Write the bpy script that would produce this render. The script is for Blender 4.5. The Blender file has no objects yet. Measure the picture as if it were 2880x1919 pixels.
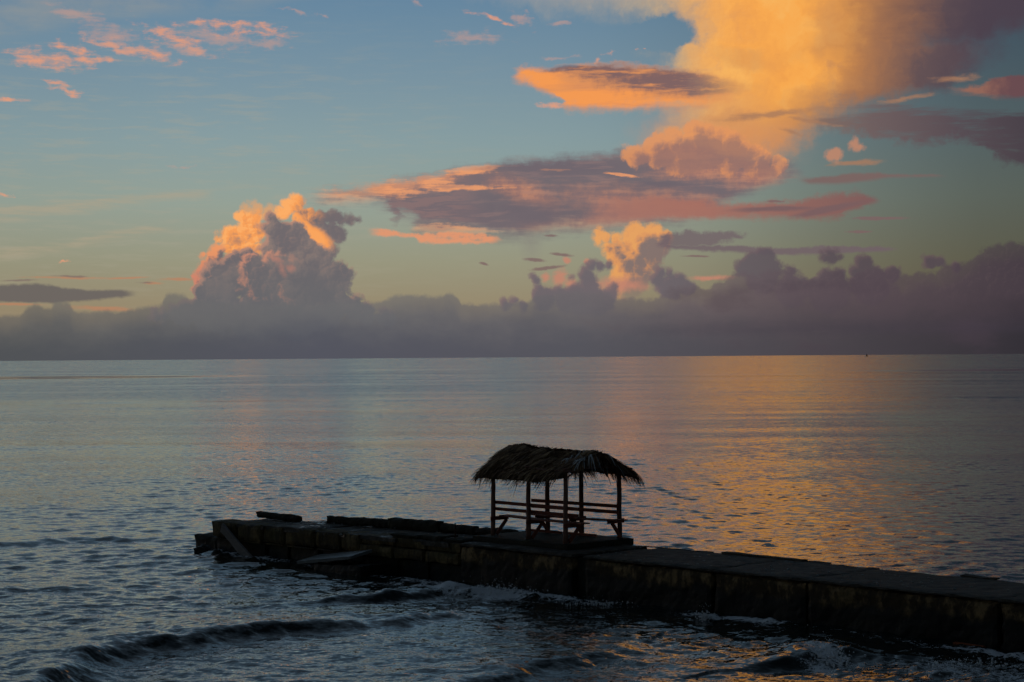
import bpy, bmesh, math, random
import numpy as np
from mathutils import Vector, Matrix, noise as mnoise

random.seed(11)
rng = np.random.default_rng(11)
scene = bpy.context.scene
COL = scene.collection

# ------------------------------------------------------------------ camera
cam_data = bpy.data.cameras.new("camera")
cam_data.sensor_width = 36.0
cam_data.lens = 65.6
cam_data.clip_start = 0.1
cam_data.clip_end = 80000.0
cam = bpy.data.objects.new("camera", cam_data)
COL.objects.link(cam)
CAM_H = 5.9
cam.location = (0.0, 0.0, CAM_H)
cam.rotation_euler = (Matrix.Rotation(math.radians(90.0 + 0.497), 4, 'X') @ Matrix.Rotation(math.radians(-0.398), 4, 'Z')).to_euler()
scene.camera = cam

scene.view_settings.view_transform = 'Standard'
scene.view_settings.look = 'None'
scene.view_settings.exposure = 0.0
scene.view_settings.gamma = 1.0
scene.view_settings.use_curve_mapping = False
scene.cycles.max_bounces = 5
scene.cycles.diffuse_bounces = 2
scene.cycles.glossy_bounces = 3
scene.cycles.transmission_bounces = 3
scene.cycles.caustics_reflective = False
scene.cycles.caustics_refractive = False
scene.cycles.use_denoising = True
scene.cycles.use_adaptive_sampling = True
scene.cycles.adaptive_threshold = 0.02
scene.cycles.adaptive_min_samples = 16


def srgb(r, g, b):
    def f(c):
        c /= 255.0
        return c / 12.92 if c <= 0.04045 else ((c + 0.055) / 1.055) ** 2.4
    return (f(r), f(g), f(b), 1.0)


# ------------------------------------------------------------------ node expressions
class Tree:
    def __init__(self, nt):
        self.nt = nt

    def new(self, t):
        return self.nt.nodes.new(t)

    def put(self, sock, v):
        if isinstance(v, E):
            self.nt.links.new(v.s, sock)
        else:
            sock.default_value = v

    def math(self, op, *a, clamp=False):
        n = self.new('ShaderNodeMath')
        n.operation = op
        n.use_clamp = clamp
        for i, v in enumerate(a):
            self.put(n.inputs[i], v)
        return E(self, n.outputs[0])

    def smooth(self, e0, e1, x):
        n = self.new('ShaderNodeMapRange')
        n.interpolation_type = 'SMOOTHSTEP'
        if not isinstance(e0, E) and not isinstance(e1, E) and e0 > e1:
            e0, e1, lo, hi = e1, e0, 1.0, 0.0
        else:
            lo, hi = 0.0, 1.0
        self.put(n.inputs[0], x)
        self.put(n.inputs[1], e0)
        self.put(n.inputs[2], e1)
        n.inputs[3].default_value = lo
        n.inputs[4].default_value = hi
        return E(self, n.outputs[0])

    def vec(self, x, y, z=0.0):
        n = self.new('ShaderNodeCombineXYZ')
        for i, v in enumerate((x, y, z)):
            self.put(n.inputs[i], v)
        return E(self, n.outputs[0])

    def rgb(self, x, y, z):
        n = self.new('ShaderNodeCombineColor')
        for i, v in enumerate((x, y, z)):
            self.put(n.inputs[i], v)
        return E(self, n.outputs[0])

    def sep(self, v):
        n = self.new('ShaderNodeSeparateXYZ')
        self.put(n.inputs[0], v)
        return [E(self, n.outputs[i]) for i in range(3)]

    def vmath(self, op, a, b=None, c=None, scale=None):
        n = self.new('ShaderNodeVectorMath')
        n.operation = op
        self.put(n.inputs[0], a)
        if b is not None:
            self.put(n.inputs[1], b)
        if c is not None:
            self.put(n.inputs[2], c)
        if scale is not None:
            self.put(n.inputs[3], scale)
        out = n.outputs[1] if op in ('LENGTH', 'DISTANCE', 'DOT_PRODUCT') else n.outputs[0]
        return E(self, out)

    def noise(self, v, scale, detail=4.0, rough=0.55, dist=0.0, dims='2D', color=False, lac=2.0):
        n = self.new('ShaderNodeTexNoise')
        n.noise_dimensions = dims
        self.put(n.inputs['Vector'], v)
        self.put(n.inputs['Scale'], scale)
        n.inputs['Detail'].default_value = detail
        n.inputs['Roughness'].default_value = rough
        n.inputs['Lacunarity'].default_value = lac
        n.inputs['Distortion'].default_value = dist
        return E(self, n.outputs[1 if color else 0])

    def voronoi(self, v, scale, detail=0.0, rough=0.5, dims='2D', feature='F1', smoothness=0.3):
        n = self.new('ShaderNodeTexVoronoi')
        n.voronoi_dimensions = dims
        n.feature = feature
        self.put(n.inputs['Vector'], v)
        self.put(n.inputs['Scale'], scale)
        n.inputs['Detail'].default_value = detail
        n.inputs['Roughness'].default_value = rough
        if feature == 'SMOOTH_F1':
            n.inputs['Smoothness'].default_value = smoothness
        return E(self, n.outputs[0])

    def curve(self, x, pts):
        """piecewise function through pts [(x, y)]"""
        xs = [p[0] for p in pts]
        ys = [p[1] for p in pts]
        x0, x1, y0, y1 = xs[0], xs[-1], min(ys), max(ys)
        if y1 - y0 < 1e-6:
            y1 = y0 + 1e-3
        t = self.lin(x, x0, x1)
        n = self.new('ShaderNodeFloatCurve')
        m = n.mapping
        c = m.curves[0]
        q = [((a - x0) / (x1 - x0), (b - y0) / (y1 - y0)) for a, b in pts]
        c.points[0].location = q[0]
        c.points[1].location = q[-1]
        for p in q[1:-1]:
            c.points.new(*p)
        for p in c.points:
            p.handle_type = 'AUTO_CLAMPED'
        m.update()
        self.put(n.inputs[1], t)
        return E(self, n.outputs[0]) * (y1 - y0) + y0

    def lin(self, x, a, b):
        n = self.new('ShaderNodeMapRange')
        self.put(n.inputs[0], x)
        n.inputs[1].default_value = a
        n.inputs[2].default_value = b
        return E(self, n.outputs[0])

    def ramp(self, x, stops, a, b):
        n = self.new('ShaderNodeValToRGB')
        cr = n.color_ramp
        cr.elements[0].position = (stops[0][0] - a) / (b - a)
        cr.elements[0].color = stops[0][1]
        cr.elements[1].position = (stops[-1][0] - a) / (b - a)
        cr.elements[1].color = stops[-1][1]
        for p, c in stops[1:-1]:
            e = cr.elements.new((p - a) / (b - a))
            e.color = c
        self.put(n.inputs[0], self.lin(x, a, b))
        return E(self, n.outputs[0])

    def mix(self, f, a, b, mode='MIX'):
        n = self.new('ShaderNodeMix')
        n.data_type = 'RGBA'
        n.blend_type = mode
        self.put(n.inputs[0], f)
        self.put(n.inputs[6], a)
        self.put(n.inputs[7], b)
        return E(self, n.outputs[2])


class E:
    def __init__(self, t, s):
        self.t, self.s = t, s

    def __add__(self, o): return self.t.math('ADD', self, o)
    __radd__ = __add__
    def __mul__(self, o): return self.t.math('MULTIPLY', self, o)
    __rmul__ = __mul__
    def __sub__(self, o): return self.t.math('SUBTRACT', self, o)
    def __rsub__(self, o): return self.t.math('SUBTRACT', o, self)
    def __truediv__(self, o): return self.t.math('DIVIDE', self, o)
    def min(self, o): return self.t.math('MINIMUM', self, o)
    def max(self, o): return self.t.math('MAXIMUM', self, o)
    def clamp(self): return self.t.math('ADD', self, 0.0, clamp=True)
    def smax(self, o, k): return self.t.math('SMOOTH_MAX', self, o, k)
    def pow(self, o): return self.t.math('POWER', self, o)
    def mad(self, m, a): return self.t.math('MULTIPLY_ADD', self, m, a)


# ------------------------------------------------------------------ sky (world)
# The sky is written in azimuth / elevation degrees: az 0 = north (+Y), growing to the east (+X).
FOC = 5250.0


def az_el(x, y):
    """bearing and height (degrees) of a point of the survey grid the clouds were measured on"""
    a = math.atan((x - 1440.0) / FOC)
    yh = 1015.0 - 0.00694 * x
    return math.degrees(a), math.degrees(math.atan((yh - y) / FOC * math.cos(a)))


DEG = 1.0 / 91.6          # degrees per survey unit

world = bpy.data.worlds.new("World")
scene.world = world
world.use_nodes = True
wn = world.node_tree
for n in list(wn.nodes):
    wn.nodes.remove(n)
T = Tree(wn)
tc = T.new('ShaderNodeTexCoord')
D = E(T, tc.outputs['Generated'])
dx, dy, dz = T.sep(D)
AZ = T.math('ARCTAN2', dx, dy) * (180 / math.pi)
EL = T.math('ARCSINE', dz) * (180 / math.pi)
P = T.vec(AZ, EL)

# clear sky: elevation ramp, falling off towards the east and behind
base = T.ramp(EL, [
    (-1.0, srgb(136, 116, 92)), (0.0, srgb(145, 124, 101)), (1.6, srgb(150, 137, 111)), (3.0, srgb(151, 150, 127)),
    (4.8, srgb(147, 160, 150)), (6.6, srgb(135, 157, 161)), (8.6, srgb(120, 146, 161)), (11.0, srgb(100, 133, 159)),
    (18.0, srgb(93, 119, 140)), (32.0, srgb(86, 105, 122)), (60.0, srgb(68, 84, 100)), (90.0, srgb(60, 74, 92))], -1.0, 90.0)
fall = T.curve(AZ, [(-180, .18), (-120, .28), (-70, .66), (-35, .95), (-15, .96), (-8, 1.0), (0, .98), (4, .90), (8, .66), (12, .44), (16, .32), (25, .26), (60, .19), (110, .16), (180, .18)])
nish = T.new('ShaderNodeTexSky')
nish.sky_type = 'NISHITA'
nish.sun_disc = False
nish.sun_elevation = math.radians(1.5)
nish.sun_rotation = math.radians(-62.0)
nish.air_density = 1.0
nish.dust_density = 1.2
nish.ozone_density = 1.5
sky = T.mix(1.0, base, T.rgb(fall, fall, fall), 'MULTIPLY')
sky = T.mix(1.0, sky, T.mix(1.0, E(T, nish.outputs[0]), (.004, .004, .004, 1), 'MULTIPLY'), 'ADD')

# shared turbulence
pa = T.vmath('MULTIPLY', P, (0.5, 2.0, 1.0))
warpc = T.vmath('SUBTRACT', T.noise(pa, 0.9, 6.0, 0.62, color=True), (0.5, 0.5, 0.5))
WP = T.vmath('MULTIPLY_ADD', warpc, (1.3, 0.36, 0.0), P)           # ragged, stretched sideways: stratus
WPs = T.vmath('MULTIPLY_ADD', warpc, (0.5, 0.16, 0.0), P)
wsx, wsy, _ = T.sep(WP)
ssx, ssy, _ = T.sep(WPs)
streak = T.noise(T.vmath('MULTIPLY', WPs, (0.55, 5.0, 1.0)), 1.0, 6.0, 0.62)
soft = T.noise(T.vmath('MULTIPLY', WPs, (0.5, 1.0, 1.0)), 0.75, 7.0, 0.58)
fine = T.noise(P, 3.2, 7.0, 0.62)
wc2 = T.vmath('SUBTRACT', T.noise(P, 1.5, 4.0, 0.55, color=True), (0.5, 0.5, 0.5))
CP = T.vmath('MULTIPLY_ADD', wc2, (0.26, 0.22, 0.0), P)            # rounded: cumulus
LDIR = (-0.80, 0.60)


def puffs(v):
    a = T.voronoi(v, 1.7, 0.0, 0.5, feature='SMOOTH_F1', smoothness=0.15)
    b = T.voronoi(v, 4.3, 0.0, 0.5, feature='SMOOTH_F1', smoothness=0.12)
    c = T.voronoi(v, 10.5, 1.0, 0.5)
    return (a * a).mad(-0.27, (b * b).mad(-0.17, (c * c).mad(-0.045, 0.135)))


def off(v, d):
    return T.vmath('ADD', v, (LDIR[0] * d, LDIR[1] * d, 0.0))


PUF = puffs(CP)
PUFO = puffs(off(CP, 0.07))
BUMP = (PUF - PUFO)
hi = T.smooth(.52, .80, T.noise(T.vmath('MULTIPLY', D, (1.0, 2.5, 3.0)), 2.2, 6.0, .6, dims='3D')) * T.smooth(13.0, 24.0, EL)
# every layer below starts from these, so that the shader is evaluated layer by layer
tiny = (PUF + PUFO + hi + soft + fine + streak) * 1e-12
AZ, EL = AZ + tiny, EL + tiny
P = T.vec(AZ, EL)
tv = T.vec(tiny, tiny)
CP = T.vmath('ADD', CP, tv)
WP = T.vmath('ADD', WP, tv)
WPs = T.vmath('ADD', WPs, tv)
wsx, wsy, _ = T.sep(WP)
ssx, ssy, _ = T.sep(WPs)


GROUPS = {}


def grouped(key, v, build):
    """a shape as a node group (vector in, value out), so that it can be looked up at several places"""
    if key not in GROUPS:
        g = bpy.data.node_groups.new('cloud_shape', 'ShaderNodeTree')
        g.interface.new_socket('Vector', in_out='INPUT', socket_type='NodeSocketVector')
        g.interface.new_socket('Value', in_out='OUTPUT', socket_type='NodeSocketFloat')
        gi, go = g.nodes.new('NodeGroupInput'), g.nodes.new('NodeGroupOutput')
        G = Tree(g)
        r = build(G, E(G, gi.outputs[0]))
        g.links.new(r.s, go.inputs[0])
        GROUPS[key] = g
    n = T.new('ShaderNodeGroup')
    n.node_tree = GROUPS[key]
    T.put(n.inputs[0], v)
    return E(T, n.outputs[0])


def cum(v, blobs, k=0.10):
    """signed depth (deg) inside a heap of round cloud heads, blobs = (x, y, r) on the survey grid"""
    def build(G, p):
        d = None
        for x, y, r in blobs:
            a, e = az_el(x, y)
            c = G.math('SUBTRACT', r * DEG, G.vmath('DISTANCE', p, (a, e, 0.0)))
            d = c if d is None else d.smax(c, k)
        return d
    return grouped(('c', tuple(blobs), k), v, build)


def lit(v, blobs, w, k=.10, d=.22, bump=2.2, pa=1.0):
    s = PUF.mad(pa, cum(CP, blobs, k))
    so = PUFO.mad(pa, cum(off(CP, d), blobs, k))
    return T.smooth(-.07, .10, s + (fine - .5) * .15), (T.smooth(w, -.09, so) + BUMP * (bump * .62)).clamp()


def tone(l, lo, hi, top):
    """shade to light through a dusty middle tone"""
    mid = T.mix(.46, lo, hi)
    c = T.mix(T.smooth(.0, .5, l), lo, mid)
    c = T.mix(T.smooth(.32, .8, l), c, hi)
    return T.mix(T.smooth(.75, 1.0, l) * .8, c, top)


def ell(v, items):
    """1 at the middle of any of the ellipses, 0 on the rim; items = (x, y, rx, ry[, slope down to the right])"""
    def build(G, p):
        d = None
        ax = G.sep(p)[0]
        for it in items:
            x, y, rx, ry = it[:4]
            sl = it[4] if len(it) > 4 else 0.0
            a, e = az_el(x, y)
            q = p
            if sl:
                q = G.vec(ax, G.vmath('DOT_PRODUCT', p, (sl, 1.0, 0.0)))
                e += sl * a
            q = G.vmath('MULTIPLY_ADD', q, (1 / (rx * DEG), 1 / (ry * DEG), 0.0), (-a / (rx * DEG), -e / (ry * DEG), 0.0))
            c = G.vmath('LENGTH', q)
            d = c if d is None else d.min(c)
        return 1.0 - d
    return grouped(('e', tuple(items)), v, build)


def band(x, y, top, bot, st, sb, dt=0.0, db=0.0):
    """cover of a cloud between two contours given on the survey grid"""
    tp = T.curve(x, [az_el(*p) for p in top])
    bt = T.curve(x, [az_el(*p) for p in bot])
    x0, x1 = az_el(*top[0])[0], az_el(*top[-1])[0]
    w = min(0.5, (x1 - x0) * .12)
    ends = T.smooth(x0 - .02, x0 + w, x) * T.smooth(x1 + .02, x1 - w, x)
    st, sb = st * 1.45, sb * 1.45
    return T.smooth(-st, st, tp + dt - y) * T.smooth(-sb, sb, y - bt - db) * ends


def over(col, a):
    global sky
    sky = T.mix(a, sky, col)


# --- thin veils, west
v1 = band(ssx, ssy, [(-900, 640), (-300, 590), (0, 583), (120, 575), (250, 560), (420, 545), (620, 540)],
          [(-900, 690), (-300, 640), (0, 622), (160, 606), (300, 588), (420, 566), (620, 545)], .10, .14, streak * 0.2 - .1)
v2 = band(ssx, ssy, [(-900, 740), (-300, 720), (0, 700), (150, 688), (260, 664), (360, 646), (520, 632)],
          [(-900, 770), (-300, 740), (0, 728), (150, 708), (260, 688), (360, 668), (520, 640)], .06, .12, streak * 0.2 - .1)
v3 = band(ssx, ssy, [(-1200, -500), (200, -400), (900, -300), (1100, -100)], [(-1200, 200), (0, 98), (140, 80), (260, 52), (420, 38), (620, 26), (800, -2), (1100, -60)], .2, .22, 0.0, soft * 0.6 - .3)
vs = T.smooth(.46, .72, streak) * T.smooth(3.0, -9.0, AZ) * T.smooth(0.5, 4.0, EL) * T.smooth(12.0, 6.5, EL)
over(srgb(176, 160, 134), v1.max(v2) * T.smooth(.25, .65, streak) * .52)
over(srgb(150, 152, 150), v3 * T.smooth(.25, .7, soft) * 0.55)
over(srgb(170, 163, 144), vs * 0.27)

# --- small rosy wisps
WW = T.vmath('MULTIPLY_ADD', wc2, (1.1, .42, 0.0), WPs)
wis = ell(WW, [
    (130, 165, 135, 27, .10), (200, 140, 70, 24, .35), (250, 168, 60, 18, .1), (330, 128, 90, 24, .25), (420, 146, 130, 26, .20), (500, 108, 105, 28, .38), (450, 90, 60, 16, .3),
    (640, 66, 125, 13, .04), (700, 92, 125, 14, .0), (762, 84, 48, 20, .2), (150, 232, 44, 10, .08), (185, 254, 54, 10, .05), (205, 268, 36, 12, .1),
    (22, 282, 36, 9), (1395, 52, 80, 9, .27), (1556, 293, 32, 13, .1), (12, 552, 28, 8), (203, 738, 14, 4), (1681, 163, 22, 10), (1725, 150, 27, 6), (1812, 140, 12, 4)])
faint = ell(WW, [(220, 40, 90, 26, .2), (330, 100, 110, 40, .2), (620, 105, 150, 30, .1), (840, 32, 50, 6, .15), (930, 44, 40, 5, .1), (1335, 105, 110, 26, .02), (1475, 50, 46, 15, .35), (1575, 67, 46, 10, .05),
                  (1572, 161, 56, 8), (520, 468, 56, 8), (760, 118, 80, 13, .1), (1170, 8, 26, 14, .4), (85, 282, 20, 9), (540, 140, 120, 24, .1)])
wst = T.noise(T.vmath('MULTIPLY', WPs, (1.0, 3.2, 1.0)), 1.6, 7.0, .64)
wtex = streak.mad(.9, fine * 0.6 - .75) + (wst - .5) * 2.0
over(srgb(231, 158, 122), T.smooth(-0.05, 1.25, wis + wtex * 1.15) * 0.86)
over(srgb(196, 154, 140), T.smooth(0.0, 1.1, faint + wtex) * 0.55)

# --- the great golden anvil, north-east and overhead
astr = T.noise(T.vmath('MULTIPLY_ADD', wc2, (1.2, 1.2, 0.0), P), 0.55, 6.0, .55)
AP = T.vmath('MULTIPLY_ADD', wc2, (0.9, 0.7, 0.0), WPs)
anv = ell(AP, [(2200, 60, 300, 270), (2160, 240, 250, 130), (2100, 340, 190, 110), (2020, 390, 150, 60), (2420, 40, 260, 220), (2250, -200, 430, 270), (2640, 0, 330, 120),
               (1800, -60, 460, 100, .05), (2520, 190, 260, 80, -.16), (1960, 165, 70, 50)])
notch = ell(AP, [(1880, 92, 110, 60)])
acov = T.smooth(-.34, .42, (anv + (astr - .5) * .5 + (fine - .5) * .22) - notch.max(0.0) * 1.1)
ax = AZ + (astr - .5) * 2.6 + (EL - 9.0) * -.12
acol = T.ramp(ax, [
    (1.0, srgb(166, 162, 154)), (4.0, srgb(190, 168, 138)), (5.4, srgb(218, 172, 116)), (6.6, srgb(234, 170, 98)), (8.0, srgb(228, 156, 82)), (9.2, srgb(200, 137, 80)),
    (10.4, srgb(180, 121, 76)), (11.8, srgb(142, 101, 80)), (12.8, srgb(100, 80, 82)), (14.5, srgb(78, 66, 77)), (24.0, srgb(50, 46, 62))], 1.0, 24.0)
core = T.smooth(-.35, .75, ell(AP, [(2175, 20, 240, 250), (2240, 215, 170, 95, -.25), (2130, 150, 190, 110), (2240, -230, 380, 240)]) + (astr - .5) * .9)
acol = T.mix(core * .95, acol, T.ramp(astr, [(.3, srgb(243, 160, 72)), (.5, srgb(255, 173, 76)), (.7, srgb(255, 184, 92))], .3, .7))
low = T.mix(T.smooth(5.2, 9.4, AZ + (astr - .5) * 2), T.mix(T.smooth(3.8, 5.8, AZ + fine - .5), srgb(190, 150, 124), srgb(224, 148, 90)), srgb(180, 126, 94))
acol = T.mix(T.smooth(4.9, 7.6, EL + (astr - .5) * 1.8), low, acol)
acol = T.mix((BUMP * 3.0).clamp() * T.smooth(9.0, 5.0, AZ + (soft - .5) * 2) * T.smooth(5.8, 7.5, EL) * .5, acol, srgb(255, 196, 118))
acol = T.mix((BUMP * -3.0).clamp() * T.smooth(9.5, 6.0, AZ) * T.smooth(5.8, 7.5, EL) * .38, acol, srgb(206, 142, 88))
# darker folds inside
fold = T.smooth(0.0, .8, ell(AP, [(2105, 165, 110, 42, .15), (2010, 245, 160, 26), (2330, 250, 150, 40, -.25), (2060, 330, 120, 30), (2330, 70, 60, 120)]) + (astr - .5) * .9)
acol = T.mix(fold * .34, acol, srgb(190, 134, 88))
over(acol, acov * (T.smooth(1.8, 7.0, AZ) * .42 + .54) * (T.smooth(5.0, 7.4, EL + (fine - .5)) * .45 + .53))
over(srgb(214, 142, 92), T.smooth(-.5, .9, ell(AP, [(2040, 395, 210, 90), (1900, 420, 120, 50)]) + (astr - .5) * .8) * .62)

# dark deck of the anvil, east
d1 = T.smooth(-.35, .85, ell(AP, [(2900, -120, 430, 200), (2800, 50, 260, 50, -.1)]) + (soft - .5) * .9 + (streak - .5) * .5)
over(srgb(76, 65, 76), d1 * .62)

# --- lens cloud
l4 = band(wsx, wsy, [(1440, 212), (1489, 188), (1531, 192), (1616, 189), (1650, 179), (1722, 178), (1807, 182), (1892, 192), (2000, 208), (2080, 226), (2160, 240)],
          [(1440, 213), (1467, 223), (1501, 232), (1535, 250), (1575, 270), (1590, 294), (1630, 302), (1700, 304), (1850, 298), (2000, 297), (2080, 284), (2160, 244)], .10, .17, (fine - .5) * .26 + (streak - .5) * .22, (fine - .5) * .34 + (streak - .5) * .14)
l4d = T.smooth(-.15, .6, ell(WP, [(1870, 226, 215, 46, .04), (1610, 196, 100, 13, .05), (1720, 200, 130, 26), (1990, 245, 120, 30)]) + (fine - .5) * .7 + (streak - .5) * .9)
l4c = T.mix(T.smooth(-.2, .5, ell(WP, [(1650, 272, 190, 24), (1800, 290, 230, 14), (1530, 215, 90, 26, .25)])), srgb(222, 146, 92), srgb(243, 154, 84))
l4d = l4d * T.smooth(.9, .3, (streak - .5) * 2.2 + .3)
over(T.mix(l4d, T.mix(T.smooth(.5, .25, streak) * .4, l4c, srgb(206, 132, 94)), srgb(128, 100, 99)), l4 * T.smooth(8.2, 5.6, AZ + fine + streak - .5))

# --- streak decks, east
r1 = band(wsx, wsy, [(2280, 330), (2400, 312), (2500, 305), (2600, 312), (2700, 318), (2800, 318), (2880, 310), (3100, 300), (3500, 330)],
          [(2280, 335), (2400, 372), (2500, 392), (2600, 398), (2700, 388), (2760, 408), (2800, 448), (2880, 468), (3100, 480), (3500, 440)], .14, .14, streak * .7 - .35, fine * .5 + streak * .3 - .4)
over(T.ramp(AZ, [(8.0, srgb(142, 116, 100)), (11.0, srgb(112, 92, 92)), (13.5, srgb(88, 73, 80)), (16.0, srgb(68, 57, 66))], 8.0, 16.0), r1 * T.smooth(.2, .5, streak * .6 + soft * .4) * 0.88)
r2 = band(wsx, wsy, [(2660, 253), (2760, 240), (2820, 220), (2880, 210), (3100, 215)], [(2660, 256), (2760, 268), (2880, 272), (3100, 260)], .05, .06, fine * .2 - .1)
over(T.mix(T.smooth(14.4, 15.6, AZ + fine), srgb(152, 104, 88), srgb(108, 74, 78)), r2 * .9)
rb = ell(WPs, [(2700, 218, 85, 12, -.04), (2560, 277, 100, 8, -.12), (2415, 457, 82, 11, -.02), (2290, 340, 90, 8, .2), (2240, 372, 50, 9, .25), (2170, 320, 160, 14, -.1)])
over(srgb(166, 122, 94), T.smooth(-.1, .9, rb + wtex * .7) * .8)
r3 = band(ssx, ssy, [(2235, 503), (2347, 495), (2432, 487), (2517, 490), (2620, 489), (2680, 492)], [(2235, 506), (2347, 516), (2432, 511), (2517, 500), (2620, 494), (2680, 493)], .04, .05, fine * .12 - .06)
over(srgb(124, 98, 95), r3 * .85)
rp = T.smooth(-.10, .10, cum(CP, [(2410, 407, 14), (2424, 412, 9), (2356, 434, 17), (2338, 440, 11)], .04) + PUF * .7)
over(srgb(196, 136, 106), rp * .8)

# --- long mauve cloud
mtop = [(860, 553), (893, 549), (967, 532), (1040, 527), (1101, 506), (1175, 497), (1250, 492), (1275, 476), (1358, 468), (1444, 456), (1530, 444), (1652, 438), (1740, 432), (1780, 420), (1836, 416), (1900, 402), (1958, 404), (2040, 430), (2142, 452), (2240, 464), (2280, 474)]
mbot = [(860, 555), (893, 557), (967, 564), (1040, 563), (1090, 578), (1120, 600), (1114, 618), (1175, 640), (1260, 652), (1346, 656), (1420, 664), (1480, 664), (1540, 652), (1591, 640), (1713, 632), (1836, 624), (1958, 610), (2030, 580), (2100, 540), (2180, 508), (2240, 482), (2280, 476)]
mbot = sorted(mbot)
m1 = band(wsx, wsy, mtop, mbot, .15, .26, (fine - .5) * .30 + (streak - .5) * .34, (fine - .5) * .24 + (streak - .5) * .44)
mo = ell(WP, [(1050, 534, 190, 30, -.16), (1190, 508, 120, 15, -.1), (1330, 482, 85, 17, -.12), (1290, 527, 150, 9, .02), (1240, 646, 120, 14, .05), (1560, 478, 50, 4), (1740, 492, 46, 4, .1)])
ms = ell(WP, [(1480, 544, 100, 34, .35), (1690, 628, 190, 22, -.05), (1860, 575, 260, 44, .1), (2120, 498, 130, 30, .1), (1930, 430, 110, 34), (1990, 480, 140, 30), (2150, 600, 200, 16)])
md = ell(WP, [(1290, 590, 210, 42, .1), (1560, 470, 260, 34, .02), (1500, 600, 150, 50), (1880, 520, 130, 14, .1)])
mcol = T.mix(T.smooth(-.5, 1.0, ms + (fine - .5) * .5 + (streak - .5) * .8 + .08), srgb(114, 102, 108), T.mix(T.smooth(.38, .62, streak * .5 + fine * .5), srgb(158, 114, 106), srgb(188, 130, 106)))
mcol = T.mix(T.smooth(-.25, .5, mo + (fine - .5) * .9 + (streak - .5) * 1.9), mcol, srgb(239, 158, 106))
mcol = T.mix(T.smooth(.05, .7, md + (fine - .5) * .4 + (streak - .5) * .5) * 0.75, mcol, srgb(110, 98, 106))
mcol = T.mix(T.smooth(.58, .42, streak) * T.smooth(-.6, -2.0, AZ) * .5, mcol, srgb(150, 116, 112))
mcol = T.mix(T.smooth(.50, .72, streak) * .30, mcol, srgb(164, 128, 120))
mcol = T.mix(T.smooth(.52, .30, soft) * .35, mcol, srgb(100, 92, 102))
over(mcol, m1 * .95)
m2 = band(wsx, wsy, [(1640, 560), (1800, 556), (1958, 562), (2080, 574), (2200, 574), (2270, 562), (2325, 548), (2387, 541), (2440, 552), (2480, 566)],
          [(1640, 630), (1800, 624), (1958, 612), (2080, 610), (2200, 616), (2300, 617), (2399, 597), (2440, 576), (2480, 568)], .11, .10, (fine - .5) * .4, (fine - .5) * .22)
over(T.mix(T.smooth(-.2, .6, ell(WPs, [(2330, 590, 120, 12, -.2), (2180, 590, 130, 8)])), T.ramp(AZ, [(2.0, srgb(166, 118, 106)), (6.0, srgb(164, 110, 98)), (9.0, srgb(142, 98, 92)), (11.5, srgb(122, 88, 88))], 2.0, 11.5), srgb(122, 92, 94)), m2 * T.smooth(1.5, 4.5, AZ + fine) * .92)
m3 = band(ssx, ssy, [(1030, 650), (1051, 643), (1106, 651), (1170, 657), (1255, 655), (1340, 658), (1400, 668), (1425, 674)], [(1030, 654), (1060, 663), (1120, 665), (1165, 668), (1190, 684), (1276, 684), (1380, 683), (1425, 676)], .035, .04, (fine - .5) * .2, (fine - .5) * .2)
over(srgb(228, 150, 110), m3 * T.smooth(.25, .5, fine * .5 + streak * .5) * .9)
a, l = lit(CP, [(1790, 432, 34), (1850, 428, 46), (1905, 404, 44), (1955, 380, 40), (1990, 412, 60), (2060, 436, 58), (2130, 456, 46), (2195, 466, 26), (2040, 398, 40), (1930, 440, 60)], .34, .12, .34, 1.6, .8)
over(tone(l, srgb(156, 116, 106), srgb(212, 142, 100), srgb(230, 152, 96)), a * T.smooth(4.6, 5.4, EL + (fine - .5) * .6 + T.smooth(3.0, 7.0, AZ) * -.3) * .78)
# rain veil hanging from it
over(srgb(138, 134, 124), ell(P, [(1495, 690, 40, 60)]).clamp() * .5)

# --- small lit tower, mid distance east
tq = lambda L: [(1440 + x / 3.268, 600 + y / 3.268, r / 3.268) for x, y, r in L]
a, l = lit(CP, tq([(815, 190, 55), (795, 240, 62), (880, 285, 60), (955, 240, 68), (1000, 290, 62), (980, 390, 105), (1050, 450, 105), (1040, 530, 80), (870, 230, 70), (920, 330, 80), (1080, 350, 110), (1160, 250, 150), (1290, 200, 115), (1310, 310, 150), (1250, 430, 130), (1420, 215, 66), (1370, 430, 60), (1150, 560, 150), (1050, 640, 170)]), .30, .12, .46, 2.0, .5)
over(tone(l, srgb(130, 108, 107), T.mix(T.smooth(1.6, 3.0, EL), srgb(194, 134, 108), srgb(230, 152, 90)), srgb(242, 166, 90)), a * T.smooth(1.2, 2.6, EL) * .84)
over(srgb(196, 132, 110), T.smooth(-.2, .8, ell(WPs, [(1572, 780, 22, 30), (1606, 798, 20, 24), (1600, 730, 14, 12), (1535, 780, 14, 14), (1655, 735, 9, 10), (1740, 800, 90, 26), (2000, 782, 70, 9)]) + (fine - .5)) * .85)

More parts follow.
